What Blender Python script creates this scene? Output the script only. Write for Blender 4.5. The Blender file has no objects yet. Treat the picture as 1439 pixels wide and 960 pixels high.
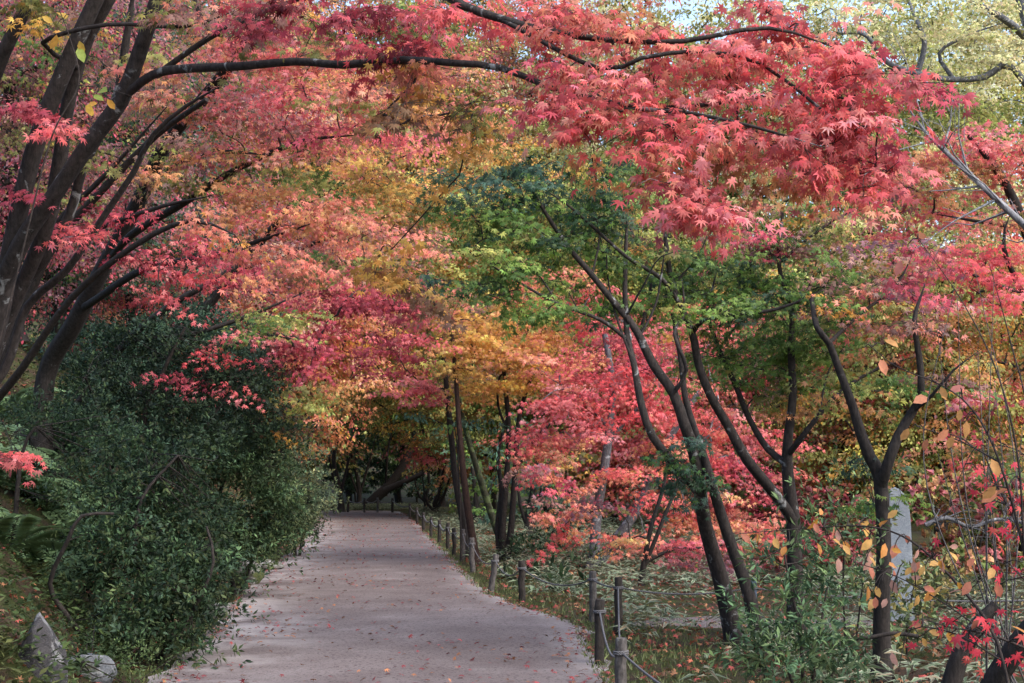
import bpy, math
import numpy as np
from math import radians

# ------------------------------------------------------------------ camera, sky, sun, exposure
scene = bpy.context.scene
COL = scene.collection
F = 1977.0                      # focal length in photo pixels (photo 1439 x 960)
CAM_H = 1.65
PITCH = math.atan(185.0 / F)    # horizon sits at photo row 665
cam_data = bpy.data.cameras.new("camera")
cam_data.sensor_width = 36.0
cam_data.lens = F / 1439.0 * 36.0
cam_data.clip_start = 0.05
cam_data.clip_end = 2000.0
cam = bpy.data.objects.new("camera", cam_data)
COL.objects.link(cam)
cam.location = (0, 0, CAM_H)
cam.rotation_euler = (radians(90) + PITCH, 0, 0)
scene.camera = cam

SUN_EL, SUN_AZ = radians(42), radians(125)     # azimuth clockwise from +Y (view direction)
world = bpy.data.worlds.new("World")
scene.world = world
world.use_nodes = True
wn = world.node_tree
sky = wn.nodes.new("ShaderNodeTexSky")
sky.sky_type = 'NISHITA'
sky.sun_disc = False
sky.sun_elevation = SUN_EL
sky.sun_rotation = SUN_AZ
sky.air_density = 1.0
sky.dust_density = 2.5
sky.ozone_density = 1.0
bg = wn.nodes["Background"]
bg.inputs["Strength"].default_value = 0.15
wn.links.new(sky.outputs[0], bg.inputs["Color"])

sun_data = bpy.data.lights.new("sun", 'SUN')
sun_data.energy = 0.8
sun_data.angle = radians(60)
sun_data.color = (1.0, 0.96, 0.92)
sun = bpy.data.objects.new("sun", sun_data)
COL.objects.link(sun)
sun.rotation_euler = (math.pi / 2 - SUN_EL, 0, math.pi - SUN_AZ)

vs = scene.view_settings
vs.view_transform = 'Standard'
vs.look = 'None'
vs.gamma = 1.0
vs.use_curve_mapping = False
vs.exposure = 1.8
cy = scene.cycles
cy.max_bounces = 9
cy.diffuse_bounces = 5
cy.transmission_bounces = 6
cy.transparent_max_bounces = 4
cy.glossy_bounces = 2
cy.use_denoising = True

# ------------------------------------------------------------------ helpers
rng = np.random.default_rng(7)
UP = np.array([0, 0, 1.0])

def P(x, y, d):
    """photo pixel + depth (m) -> world point"""
    cp, sp = math.cos(PITCH), math.sin(PITCH)
    a, b = (x - 719.5) / F, (480 - y) / F
    return np.array([a * d, d * (cp - b * sp), CAM_H + d * (sp + b * cp)])

def norm(v):
    return v / np.maximum(np.linalg.norm(v, axis=-1, keepdims=True), 1e-9)

_yk = np.array([-60, 0, 11.06, 14.5, 21.0, 32.6, 45, 54, 59, 64, 400])
_lk = np.array([-2.6, -2.6, -2.82, -3.15, -3.98, -4.9, -6.3, -7.6, -12, -16, -60.])
_yr = np.array([-60, 0, 9.6, 12.2, 15.7, 18.1, 19.6, 24.2, 46.6, 57.0, 62, 400])
_rk = np.array([2.0, 1.3, .84, .78, .76, .10, -.30, -.85, -3.1, -4.3, -5, -5.])
def xl(y): return np.interp(y, _yk, _lk)
def xr(y): return np.interp(y, _yr, _rk)

def sstep(a, b, x):
    t = np.clip((x - a) / (b - a), 0, 1)
    return t * t * (3 - 2 * t)

def wob(x, y, s=1.0, seed=0):
    x = x / s + seed * 3.1; y = y / s - seed * 1.7
    return (np.sin(x * 1.3 + 1.7 * np.sin(y * .9)) + np.sin(y * 1.7 + 1.3 * np.sin(x * 1.1 + 2)) + .5 * np.sin(2.9 * x + 2.3 * y)) / 2.5

def H(x, y):
    """terrain height"""
    x = np.asarray(x, float); y = np.asarray(y, float)
    dl = xl(y) - x - 0.35 + .25 * wob(x, y, 1.3, 2)
    bank = np.where(dl > 0, 1.1 * dl - .5 * (1 - np.exp(-1.2 * dl)) + .18 * wob(x, y, .7, 1) * np.clip(dl, 0, 1), 0)
    bank = 9 * (1 - np.exp(-bank / 9))
    bank = bank * (1 - sstep(46, 56, y)) + sstep(46, 56, y) * bank * .25
    dr = x - xr(y)
    right = np.where(dr > .3, .05 * wob(x, y, 2.2, 3) * np.clip(dr - .3, 0, 1) - .9 * sstep(6, 18, dr) * sstep(14, 30, y), 0)
    right = right * (y < 64)
    far = 34 * sstep(85, 210, y) + 30 * sstep(45, 120, x - .3 * y) + 14 * sstep(14, 60, -x - .25 * y)
    inpath = ((x > xl(y) - .2) & (x < xr(y) + .2) & (y < 63))
    return bank + right + far - np.where(inpath, .03, 0)

class MB:
    """collects polygons, links them as ONE mesh object"""
    def __init__(self):
        self.v, self.f, self.c, self.n = [], [], [], 0
    def add(self, verts, faces, cols=None):
        faces = np.asarray(faces, np.int64) + self.n
        self.v.append(np.asarray(verts, float)); self.f.append(faces)
        self.n += len(verts)
        if cols is not None:
            self.c.append(np.broadcast_to(np.asarray(cols, float), (len(faces), 3)))
        else:
            self.c.append(np.ones((len(faces), 3)))
    def build(self, name, mat, parent=None, smooth=False):
        me = bpy.data.meshes.new(name)
        V = np.concatenate(self.v).astype(np.float32)
        tot = np.concatenate([np.full(len(f), f.shape[1]) for f in self.f])
        L = np.concatenate([f.ravel() for f in self.f]).astype(np.int32)
        st = np.concatenate([[0], np.cumsum(tot)[:-1]]).astype(np.int32)
        me.vertices.add(len(V)); me.vertices.foreach_set("co", V.ravel())
        me.loops.add(len(L)); me.loops.foreach_set("vertex_index", L)
        me.polygons.add(len(st)); me.polygons.foreach_set("loop_start", st)
        if smooth:
            me.polygons.foreach_set("use_smooth", np.ones(len(st), bool))
        C = np.concatenate(self.c)
        at = me.attributes.new("tint", 'FLOAT_COLOR', 'FACE')
        at.data.foreach_set("color", np.concatenate([C, np.ones((len(C), 1))], 1).astype(np.float32).ravel())
        me.update(calc_edges=True)
        me.materials.append(mat)
        o = bpy.data.objects.new(name, me)
        COL.objects.link(o)
        if parent is not None:
            o.parent = parent
            o.matrix_parent_inverse = parent.matrix_basis.inverted()
        return o

def tag(o, label=None, cat=None, group=None, kind=None):
    for k, v in (("label", label), ("category", cat), ("group", group), ("kind", kind)):
        if v: o[k] = v
    return o

def empty(name, loc, label, cat, group=None):
    o = bpy.data.objects.new(name, None)
    o.empty_display_size = .2
    o.location = [float(q) for q in loc]
    COL.objects.link(o)
    return tag(o, label, cat, group)

def smooth_path(pts, step=.12, rad=None):
    """Catmull-Rom through pts, resampled; radii interpolated"""
    p = np.asarray(pts, float)
    if len(p) == 2:
        p = np.array([p[0], p[0] * .5 + p[1] * .5, p[1]])
        if rad is not None: rad = [rad[0], (rad[0] + rad[1]) / 2, rad[1]]
    e = np.concatenate([[2 * p[0] - p[1]], p, [2 * p[-1] - p[-2]]])
    out, rr = [], []
    for i in range(len(p) - 1):
        a, b, c, d = e[i:i + 4]
        n = max(2, int(np.linalg.norm(c - b) / step))
        t = np.linspace(0, 1, n, endpoint=False)[:, None]
        out.append(.5 * ((2 * b) + (c - a) * t + (2 * a - 5 * b + 4 * c - d) * t ** 2 + (3 * b - a - 3 * c + d) * t ** 3))
        if rad is not None: rr.append(rad[i] + (rad[i + 1] - rad[i]) * t[:, 0])
    out.append(p[-1:])
    q = np.concatenate(out)
    if rad is None: return q
    rr.append(np.array([rad[-1]]))
    return q, np.concatenate(rr)

def tube(mb, pts, rad, k=8, bump=0.0, col=None):
    pts = np.asarray(pts, float); n = len(pts)
    rad = np.broadcast_to(np.asarray(rad, float), (n,))
    T = norm(np.gradient(pts, axis=0))
    ref = np.array([.31, .95, .05]) if abs(T[0][2]) > .5 else np.array([.05, .1, 1.])
    A = norm(np.cross(T, ref)); B = np.cross(T, A)
    th = np.linspace(0, 2 * np.pi, k, endpoint=False)
    r = rad[:, None] * np.ones((1, k))
    if bump:
        s = np.arange(n)[:, None]; ph = rng.uniform(0, 6, 4)
        r = r * (1 + bump * (np.sin(2 * th[None] + ph[0] + s * .13) * .6 + np.sin(3 * th[None] + ph[1] - s * .21) * .5 + np.sin(s * .6 + ph[2]) * .35))
    V = pts[:, None] + r[..., None] * (np.cos(th)[None, :, None] * A[:, None] + np.sin(th)[None, :, None] * B[:, None])
    V = V.reshape(-1, 3)
    i = np.arange(n - 1)[:, None] * k; j = np.arange(k)[None]; j2 = (j + 1) % k
    Fq = np.stack([i + j, i + j2, i + k + j2, i + k + j], -1).reshape(-1, 4)
    mb.add(V, Fq, col)
    # caps
    for base, c in ((0, pts[0]), ((n - 1) * k, pts[-1])):
        cap = np.concatenate([V[base:base + k], c[None]])
        mb.add(cap, [[a, (a + 1) % k, k] for a in range(k)], col)

# ------------------------------------------------------------------ leaf shapes  (along, across, lift)
def maple_shape(angs, lens, vr):
    a = np.radians(angs); n = len(a)
    val = [a[0] - .45] + list((a[:-1] + a[1:]) / 2) + [a[-1] + .45]
    vrs = [vr * .55] + [vr] * (n - 1) + [vr * .55]
    V = [(0, 0, 0)]; Fc = []
    for q, r in zip(val, vrs): V.append((r * math.cos(q), r * math.sin(q), 0.02))
    for q, r in zip(a, lens): V.append((r * math.cos(q), r * math.sin(q), -.22 * r))
    for i in range(n): Fc.append((0, 1 + i, 1 + n + 1 + i, 2 + i))
    return np.array(V), np.array(Fc)
MAPLE7 = maple_shape([-128, -82, -41, 0, 41, 82, 128], [.42, .78, .95, 1.08, .95, .78, .42], .34)
MAPLE5 = maple_shape([-95, -46, 0, 46, 95], [.7, .95, 1.08, .95, .7], .38)
MAPLE3 = maple_shape([-75, 0, 75], [.9, 1.1, .9], .5)
OVAL = (np.array([(0, 0, 0), (.3, .24, .06), (.68, .24, .05), (1, 0, -.08), (.68, -.24, .05), (.3, -.24, .06), (.3, 0, 0), (.68, 0, -.01)]),
        np.array([(0, 6, 1, 1), (6, 7, 2, 1), (7, 3, 2, 2), (0, 5, 6, 6), (6, 5, 4, 7), (7, 4, 3, 3)]))
OVAL = (OVAL[0], np.array([(6, 7, 2, 1), (6, 5, 4, 7)]), np.array([(0, 6, 1), (7, 3, 2), (0, 5, 6), (7, 4, 3)]))
LANCE = (np.array([(0, 0, 0), (.45, .2, .05), (1, 0, -.06), (.45, -.2, .05)]), np.array([(0, 3, 2, 1)]))
NARROW = (np.array([(0, 0, 0), (.5, .13, .05), (1, 0, -.1), (.5, -.13, .05)]), np.array([(0, 3, 2, 1)]))
KITE = (np.array([(-.7, 0, 0), (.1, .55, .05), (1, 0, -.1), (.1, -.55, .05)]), np.array([(0, 3, 2, 1)]))

def leaves(mb, shape, C, T, N, S, col):
    C, T, N = np.asarray(C), norm(np.asarray(T)), np.asarray(N)
    N = norm(N - (N * T).sum(-1, keepdims=True) * T)
    B = np.cross(N, T)
    V0 = shape[0]; m = len(V0); n = len(C)
    S = np.broadcast_to(np.asarray(S, float), (n,))[:, None, None]
    V = C[:, None] + S * (V0[None, :, 0:1] * T[:, None] + V0[None, :, 1:2] * B[:, None] + V0[None, :, 2:3] * N[:, None])
    off = np.arange(n)[:, None, None] * m
    base = mb.n
    for q, fs in enumerate(shape[1:]):
        Fc = (fs[None] + off).reshape(-1, fs.shape[1])
        cc = np.repeat(np.asarray(col), len(fs), axis=0)
        if q == 0: mb.add(V.reshape(-1, 3), Fc, cc)
        else:
            mb.f.append(Fc + base); mb.c.append(cc)

# ------------------------------------------------------------------ materials
def new_mat(name):
    m = bpy.data.materials.new(name); m.use_nodes = True
    nt = m.node_tree
    return m, nt, nt.nodes["Principled BSDF"]
def N_(nt, t, **kw):
    n = nt.nodes.new(t)
    for k, v in kw.items():
        if k in n.inputs: n.inputs[k].default_value = v
        else: setattr(n, k, v)
    return n
def ramp(nt, fac, stops):
    r = nt.nodes.new("ShaderNodeValToRGB"); el = r.color_ramp.elements
    while len(el) < len(stops): el.new(.5)
    for e, (p, c) in zip(el, stops): e.position = p; e.color = (*c, 1) if len(c) == 3 else c
    nt.links.new(fac, r.inputs[0]); return r
def noise(nt, scale, detail=6, rough=.6, coords=None, dist=0):
    n = N_(nt, "ShaderNodeTexNoise", Scale=scale, Detail=detail, Roughness=rough, Distortion=dist)
    if coords is not None: nt.links.new(coords, n.inputs["Vector"])
    return n
def geo_pos(nt): return nt.nodes.new("ShaderNodeNewGeometry").outputs["Position"]
def bump(nt, b, h, strength, dist=.02):
    n = N_(nt, "ShaderNodeBump", Strength=strength, Distance=dist)
    nt.links.new(h, n.inputs["Height"]); nt.links.new(n.outputs[0], b.inputs["Normal"])
def mixc(nt, fac, a, b, mode='MIX'):
    m = nt.nodes.new("ShaderNodeMix"); m.data_type = 'RGBA'; m.blend_type = mode
    for s, v in ((m.inputs[0], fac), (m.inputs[6], a), (m.inputs[7], b)):
        if hasattr(v, "is_linked") or hasattr(v, "links"): nt.links.new(v, s)
        elif isinstance(v, (int, float)): s.default_value = v
        else: s.default_value = (*v, 1)
    return m.outputs[2]

def leaf_material(name, trans=.5, rough=.5, spec=.3):
    m, nt, b = new_mat(name)
    at = N_(nt, "ShaderNodeAttribute"); at.attribute_name = "tint"
    n = noise(nt, 60, 3, .6, geo_pos(nt))
    r = ramp(nt, n.outputs[0], [(.3, (.78, .78, .78)), (.7, (1.12, 1.12, 1.12))])
    c = mixc(nt, 1.0, at.outputs["Color"], r.outputs[0], 'MULTIPLY')
    nt.links.new(c, b.inputs["Base Color"])
    b.inputs["Roughness"].default_value = rough
    b.inputs["Specular IOR Level"].default_value = spec
    t = nt.nodes.new("ShaderNodeBsdfTranslucent"); nt.links.new(c, t.inputs["Color"])
    mx = nt.nodes.new("ShaderNodeMixShader"); mx.inputs[0].default_value = trans
    nt.links.new(b.outputs[0], mx.inputs[1]); nt.links.new(t.outputs[0], mx.inputs[2])
    nt.links.new(mx.outputs[0], nt.nodes["Material Output"].inputs["Surface"])
    return m
M_LEAF = leaf_material("maple_leaf", .5)
M_SHRUB = leaf_material("evergreen_leaf", .25, .55, .15)
M_SASA = leaf_material("bamboo_grass_leaf", .25, .5, .3)
M_DRY = leaf_material("fallen_leaf", .1, .7, .2)

def bark_material(name, dark, mid, lichen, lichen_amt):
    m, nt, b = new_mat(name)
    pos = geo_pos(nt)
    mp = N_(nt, "ShaderNodeMapping"); mp.inputs["Scale"].default_value = (1, 1, .28)
    nt.links.new(pos, mp.inputs["Vector"])
    n1 = noise(nt, 45, 8, .7, mp.outputs[0])
    n2 = noise(nt, 7, 5, .65, pos, .6)
    n3 = noise(nt, 26, 5, .6, pos)
    base = ramp(nt, n1.outputs[0], [(.3, dark), (.72, mid)])
    big = ramp(nt, n3.outputs[0], [(.3, (.6, .6, .6)), (.7, (1.2, 1.2, 1.2))])
    c0 = mixc(nt, 1.0, base.outputs[0], big.outputs[0], 'MULTIPLY')
    lm = ramp(nt, n2.outputs[0], [(lichen_amt, (0, 0, 0)), (lichen_amt + .06, (.8, .8, .8))])
    c1 = mixc(nt, lm.outputs[0], c0, lichen)
    nt.links.new(c1, b.inputs["Base Color"])
    b.inputs["Roughness"].default_value = .85
    b.inputs["Specular IOR Level"].default_value = .2
    bump(nt, b, n1.outputs[0], .8, .012)
    return m
M_BARK = bark_material("maple_bark", (.012, .010, .009), (.05, .041, .036), (.17, .175, .17), .68)
M_BARKL = bark_material("lichen_bark", (.013, .011, .010), (.058, .047, .042), (.24, .245, .24), .6)
M_BARKG = bark_material("grey_bark", (.05, .05, .055), (.19, .19, .20), (.38, .40, .41), .58)
M_BARKR = bark_material("russet_bark", (.014, .008, .006), (.062, .034, .026), (.13, .12, .10), .7)
M_BARKM = bark_material("mossy_bark", (.02, .022, .014), (.075, .08, .045), (.11, .15, .06), .5)
M_TWIG = bark_material("twig_bark", (.02, .016, .014), (.07, .055, .048), (.2, .2, .2), .74)
M_WHIP = bark_material("whip_bark", (.05, .045, .045), (.17, .155, .15), (.3, .3, .3), .66)
M_PALE = bark_material("bleached_bark", (.12, .12, .125), (.32, .32, .335), (.5, .52, .53), .62)
M_POST = bark_material("weathered_post", (.03, .027, .025), (.15, .135, .125), (.26, .28, .26), .62)
M_POSTD = bark_material("dark_post", (.014, .012, .010), (.06, .05, .043), (.16, .18, .16), .7)
M_POSTB = bark_material("blue_grey_post", (.05, .07, .10), (.16, .2, .26), (.3, .33, .36), .66)

def rope_material():
    m, nt, b = new_mat("rope")
    w = N_(nt, "ShaderNodeTexWave", Scale=40, Distortion=2); w.bands_direction = 'DIAGONAL'
    nt.links.new(geo_pos(nt), w.inputs["Vector"])
    r = ramp(nt, w.outputs[0], [(.2, (.05, .048, .05)), (.8, (.16, .155, .16))])
    nt.links.new(r.outputs[0], b.inputs["Base Color"]); b.inputs["Roughness"].default_value = .9
    bump(nt, b, w.outputs[0], .5, .006)
    return m
M_ROPE = rope_material()

def path_material():
    m, nt, b = new_mat("packed_sand")
    pos = geo_pos(nt)
    fine = noise(nt, 140, 6, .75, pos)
    mid = noise(nt, 1.3, 8, .6, pos, .2)
    big = noise(nt, .42, 5, .55, pos, .8)
    c = ramp(nt, mid.outputs[0], [(.3, (.135, .110, .104)), (.55, (.163, .136, .130)), (.75, (.205, .177, .168))])
    g = ramp(nt, fine.outputs[0], [(.3, (.55, .55, .55)), (.7, (1.35, 1.35, 1.35))])
    c1 = mixc(nt, 1.0, c.outputs[0], g.outputs[0], 'MULTIPLY')
    sp = noise(nt, 38, 3, .5, pos); spr = ramp(nt, sp.outputs[0], [(.36, (.5, .47, .46)), (.44, (1, 1, 1))])
    c1 = mixc(nt, 1.0, c1, spr.outputs[0], 'MULTIPLY')
    gg = ramp(nt, big.outputs[0], [(.35, (.84, .82, .82)), (.65, (1.1, 1.1, 1.1))])
    c2 = mixc(nt, 1.0, c1, gg.outputs[0], 'MULTIPLY')
    at = N_(nt, 'ShaderNodeAttribute'); at.attribute_name = 'sand'
    bl = noise(nt, 1.1, 6, .65, pos, .6); blr = ramp(nt, bl.outputs[0], [(.4, (0, 0, 0)), (.6, (1, 1, 1))])
    mk = N_(nt, 'ShaderNodeMath', operation='MULTIPLY'); nt.links.new(at.outputs['Fac'], mk.inputs[0]); nt.links.new(blr.outputs[0], mk.inputs[1])
    sandc = mixc(nt, 1.0, (.34, .31, .295), g.outputs[0], 'MULTIPLY')
    c2 = mixc(nt, mk.outputs[0], c2, sandc)
    nt.links.new(c2, b.inputs["Base Color"]); b.inputs["Roughness"].default_value = .95
    b.inputs["Specular IOR Level"].default_value = .1
    add = N_(nt, "ShaderNodeMath", operation='ADD'); nt.links.new(fine.outputs[0], add.inputs[0]); nt.links.new(sp.outputs[0], add.inputs[1])
    bump(nt, b, add.outputs[0], .35, .006)
    return m
M_PATH = path_material()

def ground_material():
    m, nt, b = new_mat("mossy_soil")
    pos = geo_pos(nt)
    fine = noise(nt, 55, 7, .72, pos)
    mid = noise(nt, 2.1, 7, .65, pos, .5)
    big = noise(nt, .55, 4, .6, pos, .5)
    soil = ramp(nt, fine.outputs[0], [(.25, (.018, .013, .009)), (.55, (.06, .04, .027)), (.8, (.13, .085, .055))])
    moss = ramp(nt, fine.outputs[0], [(.25, (.018, .024, .008)), (.6, (.052, .063, .02)), (.8, (.1, .11, .04))])
    k = ramp(nt, mid.outputs[0], [(.43, (0, 0, 0)), (.56, (1, 1, 1))])
    c = mixc(nt, k.outputs[0], soil.outputs[0], moss.outputs[0])
    gg = ramp(nt, big.outputs[0], [(.35, (.75, .75, .75)), (.65, (1.15, 1.15, 1.15))])
    c2 = mixc(nt, 1.0, c, gg.outputs[0], 'MULTIPLY')
    nt.links.new(c2, b.inputs["Base Color"]); b.inputs["Roughness"].default_value = .95
    b.inputs["Specular IOR Level"].default_value = .1
    bump(nt, b, fine.outputs[0], .9, .03)
    return m
M_GROUND = ground_material()

def rock_material(name, dark, light, lich, moss_amt, smooth=False):
    m, nt, b = new_mat(name)
    pos = geo_pos(nt)
    n1 = noise(nt, 9, 8, .7, pos, .8); n2 = noise(nt, 5.5, 6, .7, pos, 1.2); n3 = noise(nt, 70, 4, .7, pos)
    c = ramp(nt, n1.outputs[0], [(.32, dark), (.66, light)])
    l = ramp(nt, n2.outputs[0], [(.54, (0, 0, 0)), (.6, (.9, .9, .9))])
    c1 = mixc(nt, l.outputs[0], c.outputs[0], lich)
    g = ramp(nt, n3.outputs[0], [(.3, (.75, .75, .75)), (.7, (1.2, 1.2, 1.2))])
    c2 = mixc(nt, 1.0, c1, g.outputs[0], 'MULTIPLY')
    if moss_amt:
        n4 = noise(nt, 4, 5, .6, pos)
        k = ramp(nt, n4.outputs[0], [(moss_amt, (0, 0, 0)), (moss_amt + .08, (1, 1, 1))])
        c2 = mixc(nt, k.outputs[0], c2, (.06, .075, .02))
    nt.links.new(c2, b.inputs["Base Color"]); b.inputs["Roughness"].default_value = .9
    bump(nt, b, n1.outputs[0], .2 if smooth else .9, .008 if smooth else .04)
    return m
M_ROCK = rock_material("lichen_rock", (.014, .013, .014), (.06, .056, .058), (.2, .2, .2), 0)
M_ROCKL = rock_material("pale_rock", (.05, .054, .06), (.17, .18, .19), (.28, .29, .295), .55)
M_ROCKM = rock_material("mossy_rock", (.04, .038, .034), (.2, .19, .17), (.34, .34, .32), .47)
M_STELE = rock_material("pale_granite", smooth=True, dark=(.27, .30, .33), light=(.34, .37, .40), lich=(.40, .43, .45), moss_amt=0)

# ------------------------------------------------------------------ the setting
def sheet(name, xs, ys, zf, mat):
    X, Y = np.meshgrid(xs, ys)
    V = np.stack([X, Y, zf(X, Y)], -1).reshape(-1, 3)
    nx, ny = len(xs), len(ys)
    i = np.arange(ny - 1)[:, None] * nx; j = np.arange(nx - 1)[None]
    Fq = np.stack([i + j, i + j + 1, i + nx + j + 1, i + nx + j], -1).reshape(-1, 4)
    mb = MB(); mb.add(V, Fq); return mb.build(name, mat, smooth=True)
def warp(a, b, n, c, s):
    t = np.linspace(np.arcsinh((a - c) / s), np.arcsinh((b - c) / s), n)
    return c + s * np.sinh(t)
o = sheet("ground", warp(-500, 500, 330, -2, 9), warp(-120, 700, 330, 16, 14), H, M_GROUND)
tag(o, kind="structure")

ys = np.concatenate([np.arange(-40, 8, 1.0), np.arange(8, 30, .25), np.arange(30, 62.3, .5)])
cols = 24
V = []
for y in ys:
    a = xl(y) + .10 * wob(y * 1.0, y * .3, .45, 1) + .03 * wob(y, y, .16, 5); b = xr(y) + .10 * wob(y * 1.0, y * .7, .4, 4) + .04 + .025 * wob(y, y, .15, 6)
    t = np.linspace(0, 1, cols)
    x = a + (b - a) * t
    z = .012 + .010 * wob(x, np.full(cols, y), .9, 7) - .03 * np.exp(-np.minimum(t, 1 - t) * 40)
    V.append(np.stack([x, np.full(cols, y), z], -1))
V = np.concatenate(V); i = np.arange(len(ys) - 1)[:, None] * cols; j = np.arange(cols - 1)[None]
mb = MB(); mb.add(V, np.stack([i + j, i + j + 1, i + cols + j + 1, i + cols + j], -1).reshape(-1, 4))
o = mb.build("path", M_PATH, smooth=True); tag(o, kind="structure")
tt = np.tile(np.linspace(0, 1, cols), len(ys)); sa = o.data.attributes.new("sand", 'FLOAT', 'POINT')
sa.data.foreach_set("value", (np.clip(1.15 - tt * 3.2, 0, 1) + .8 * np.clip((tt - .88) * 8, 0, 1)).astype(np.float32))
# sandy strip of a second path running off to the right
xs = np.linspace(1.3, 4.2, 40)
V = []
for x in xs:
    for t in np.linspace(0, 1, 8):
        y = 15.3 + .12 * (x - 1.3) + t * (1.0 + .35 * math.sin(x * 3.3 + 1)) * math.sin(math.pi * min(1, max(0.02, (x - 1.2) / 3.1))) ** .5 + .1 * math.sin(x * 5.1) + .08 * math.sin(x * 11 + t * 2)
        V.append((x, y, float(H(x, y)) + .025 - (.03 if t in (0, 1) or x > 4.1 else 0)))
V = np.array(V); i = np.arange(39)[:, None] * 8; j = np.arange(7)[None]
mb = MB(); mb.add(V, np.stack([i + j, i + 8 + j, i + 8 + j + 1, i + j + 1], -1).reshape(-1, 4))
tag(mb.build("side_path", M_PATH, smooth=True), kind="structure")

# ------------------------------------------------------------------ palettes (albedo)
RED = (.76, .12, .12); CORAL = (.76, .23, .15); ORANGE = (.66, .29, .11); YEL = (.74, .43, .09); AMBER = (.68, .34, .06)
DKRED = (.27, .035, .045); CRIM = (.54, .085, .115); PINK = (.78, .19, .185); HOT = (.73, .085, .09)
GREEN = (.10, .175, .042); BGREEN = (.17, .26, .055); DGREEN = (.045, .09, .045); BLUEG = (.07, .13, .09)
OLIVE = (.26, .24, .07); DUSTY = (.36, .18, .14); PURP = (.30, .13, .15); BROWN = (.19, .10, .055); PALEY = (.70, .62, .30); YGREEN = (.36, .37, .10)  # PALEY is brightened to put sunlight into the background leaf colour
def mute(c, k=.05):
    g = .3 * c[0] + .55 * c[1] + .15 * c[2]
    return tuple(q * (1 - k) + g * k for q in c)
RED, CORAL, ORANGE, YEL, AMBER, PINK, HOT, CRIM, DUSTY, PURP = [mute(c) for c in (RED, CORAL, ORANGE, YEL, AMBER, PINK, HOT, CRIM, DUSTY, PURP)]
PAL = dict(
    red=[(RED, 4), (CORAL, 2), (PINK, 2)], coral=[(CORAL, 4), (RED, 2), (ORANGE, 2)], pink=[(PINK, 4), (RED, 3), (CRIM, 1)],
    orange=[(ORANGE, 4), (CORAL, 3), (AMBER, 1)], dkred=[(DKRED, 5), (RED, 1), (CRIM, 1)], crim=[(CRIM, 4), (RED, 1), (DKRED, 2), (PINK, 1)],
    yor=[(YEL, 3), (ORANGE, 2), (AMBER, 3), (OLIVE, 3)], amber=[(AMBER, 4), (YEL, 2), (ORANGE, 1)], brown=[(BROWN, 3), (DKRED, 2), (AMBER, 1)],
    olive=[(OLIVE, 4), (AMBER, 2), (BROWN, 2)], green=[(GREEN, 4), (DGREEN, 2), (BGREEN, 2)], bgreen=[(BGREEN, 4), (GREEN, 2), (YGREEN, 1)],
    dgreen=[(DGREEN, 3), (BLUEG, 3), (GREEN, 1)], dusty=[(DUSTY, 3), (CORAL, 2), (OLIVE, 2), (ORANGE, 1)],
    purp=[(PURP, 3), (CRIM, 2), (DUSTY, 2), (OLIVE, 1)], mix=[(OLIVE, 2), (DUSTY, 2), (CORAL, 1), (GREEN, 2), (AMBER, 1)],
    gold=[(AMBER, 4), (YEL, 3), (ORANGE, 3)], paley=[(PALEY, 5), (YGREEN, 2), (OLIVE, 1)], ygreen=[(YGREEN, 3), (OLIVE, 2), (GREEN, 2)], hot=[(HOT, 4), (RED, 2), (PINK, 2)],
    peach=[(CORAL, 3), (ORANGE, 2), (DUSTY, 3), (PINK, 2), (OLIVE, 1)], grngold=[(OLIVE, 2), (YGREEN, 2), (ORANGE, 2), (AMBER, 1)],
)
def pick(pal, n, r):
    cs = np.array([c for c, _ in PAL[pal]]); w = np.array([w for _, w in PAL[pal]], float)
    return cs[r.choice(len(cs), n, p=w / w.sum())]

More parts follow.
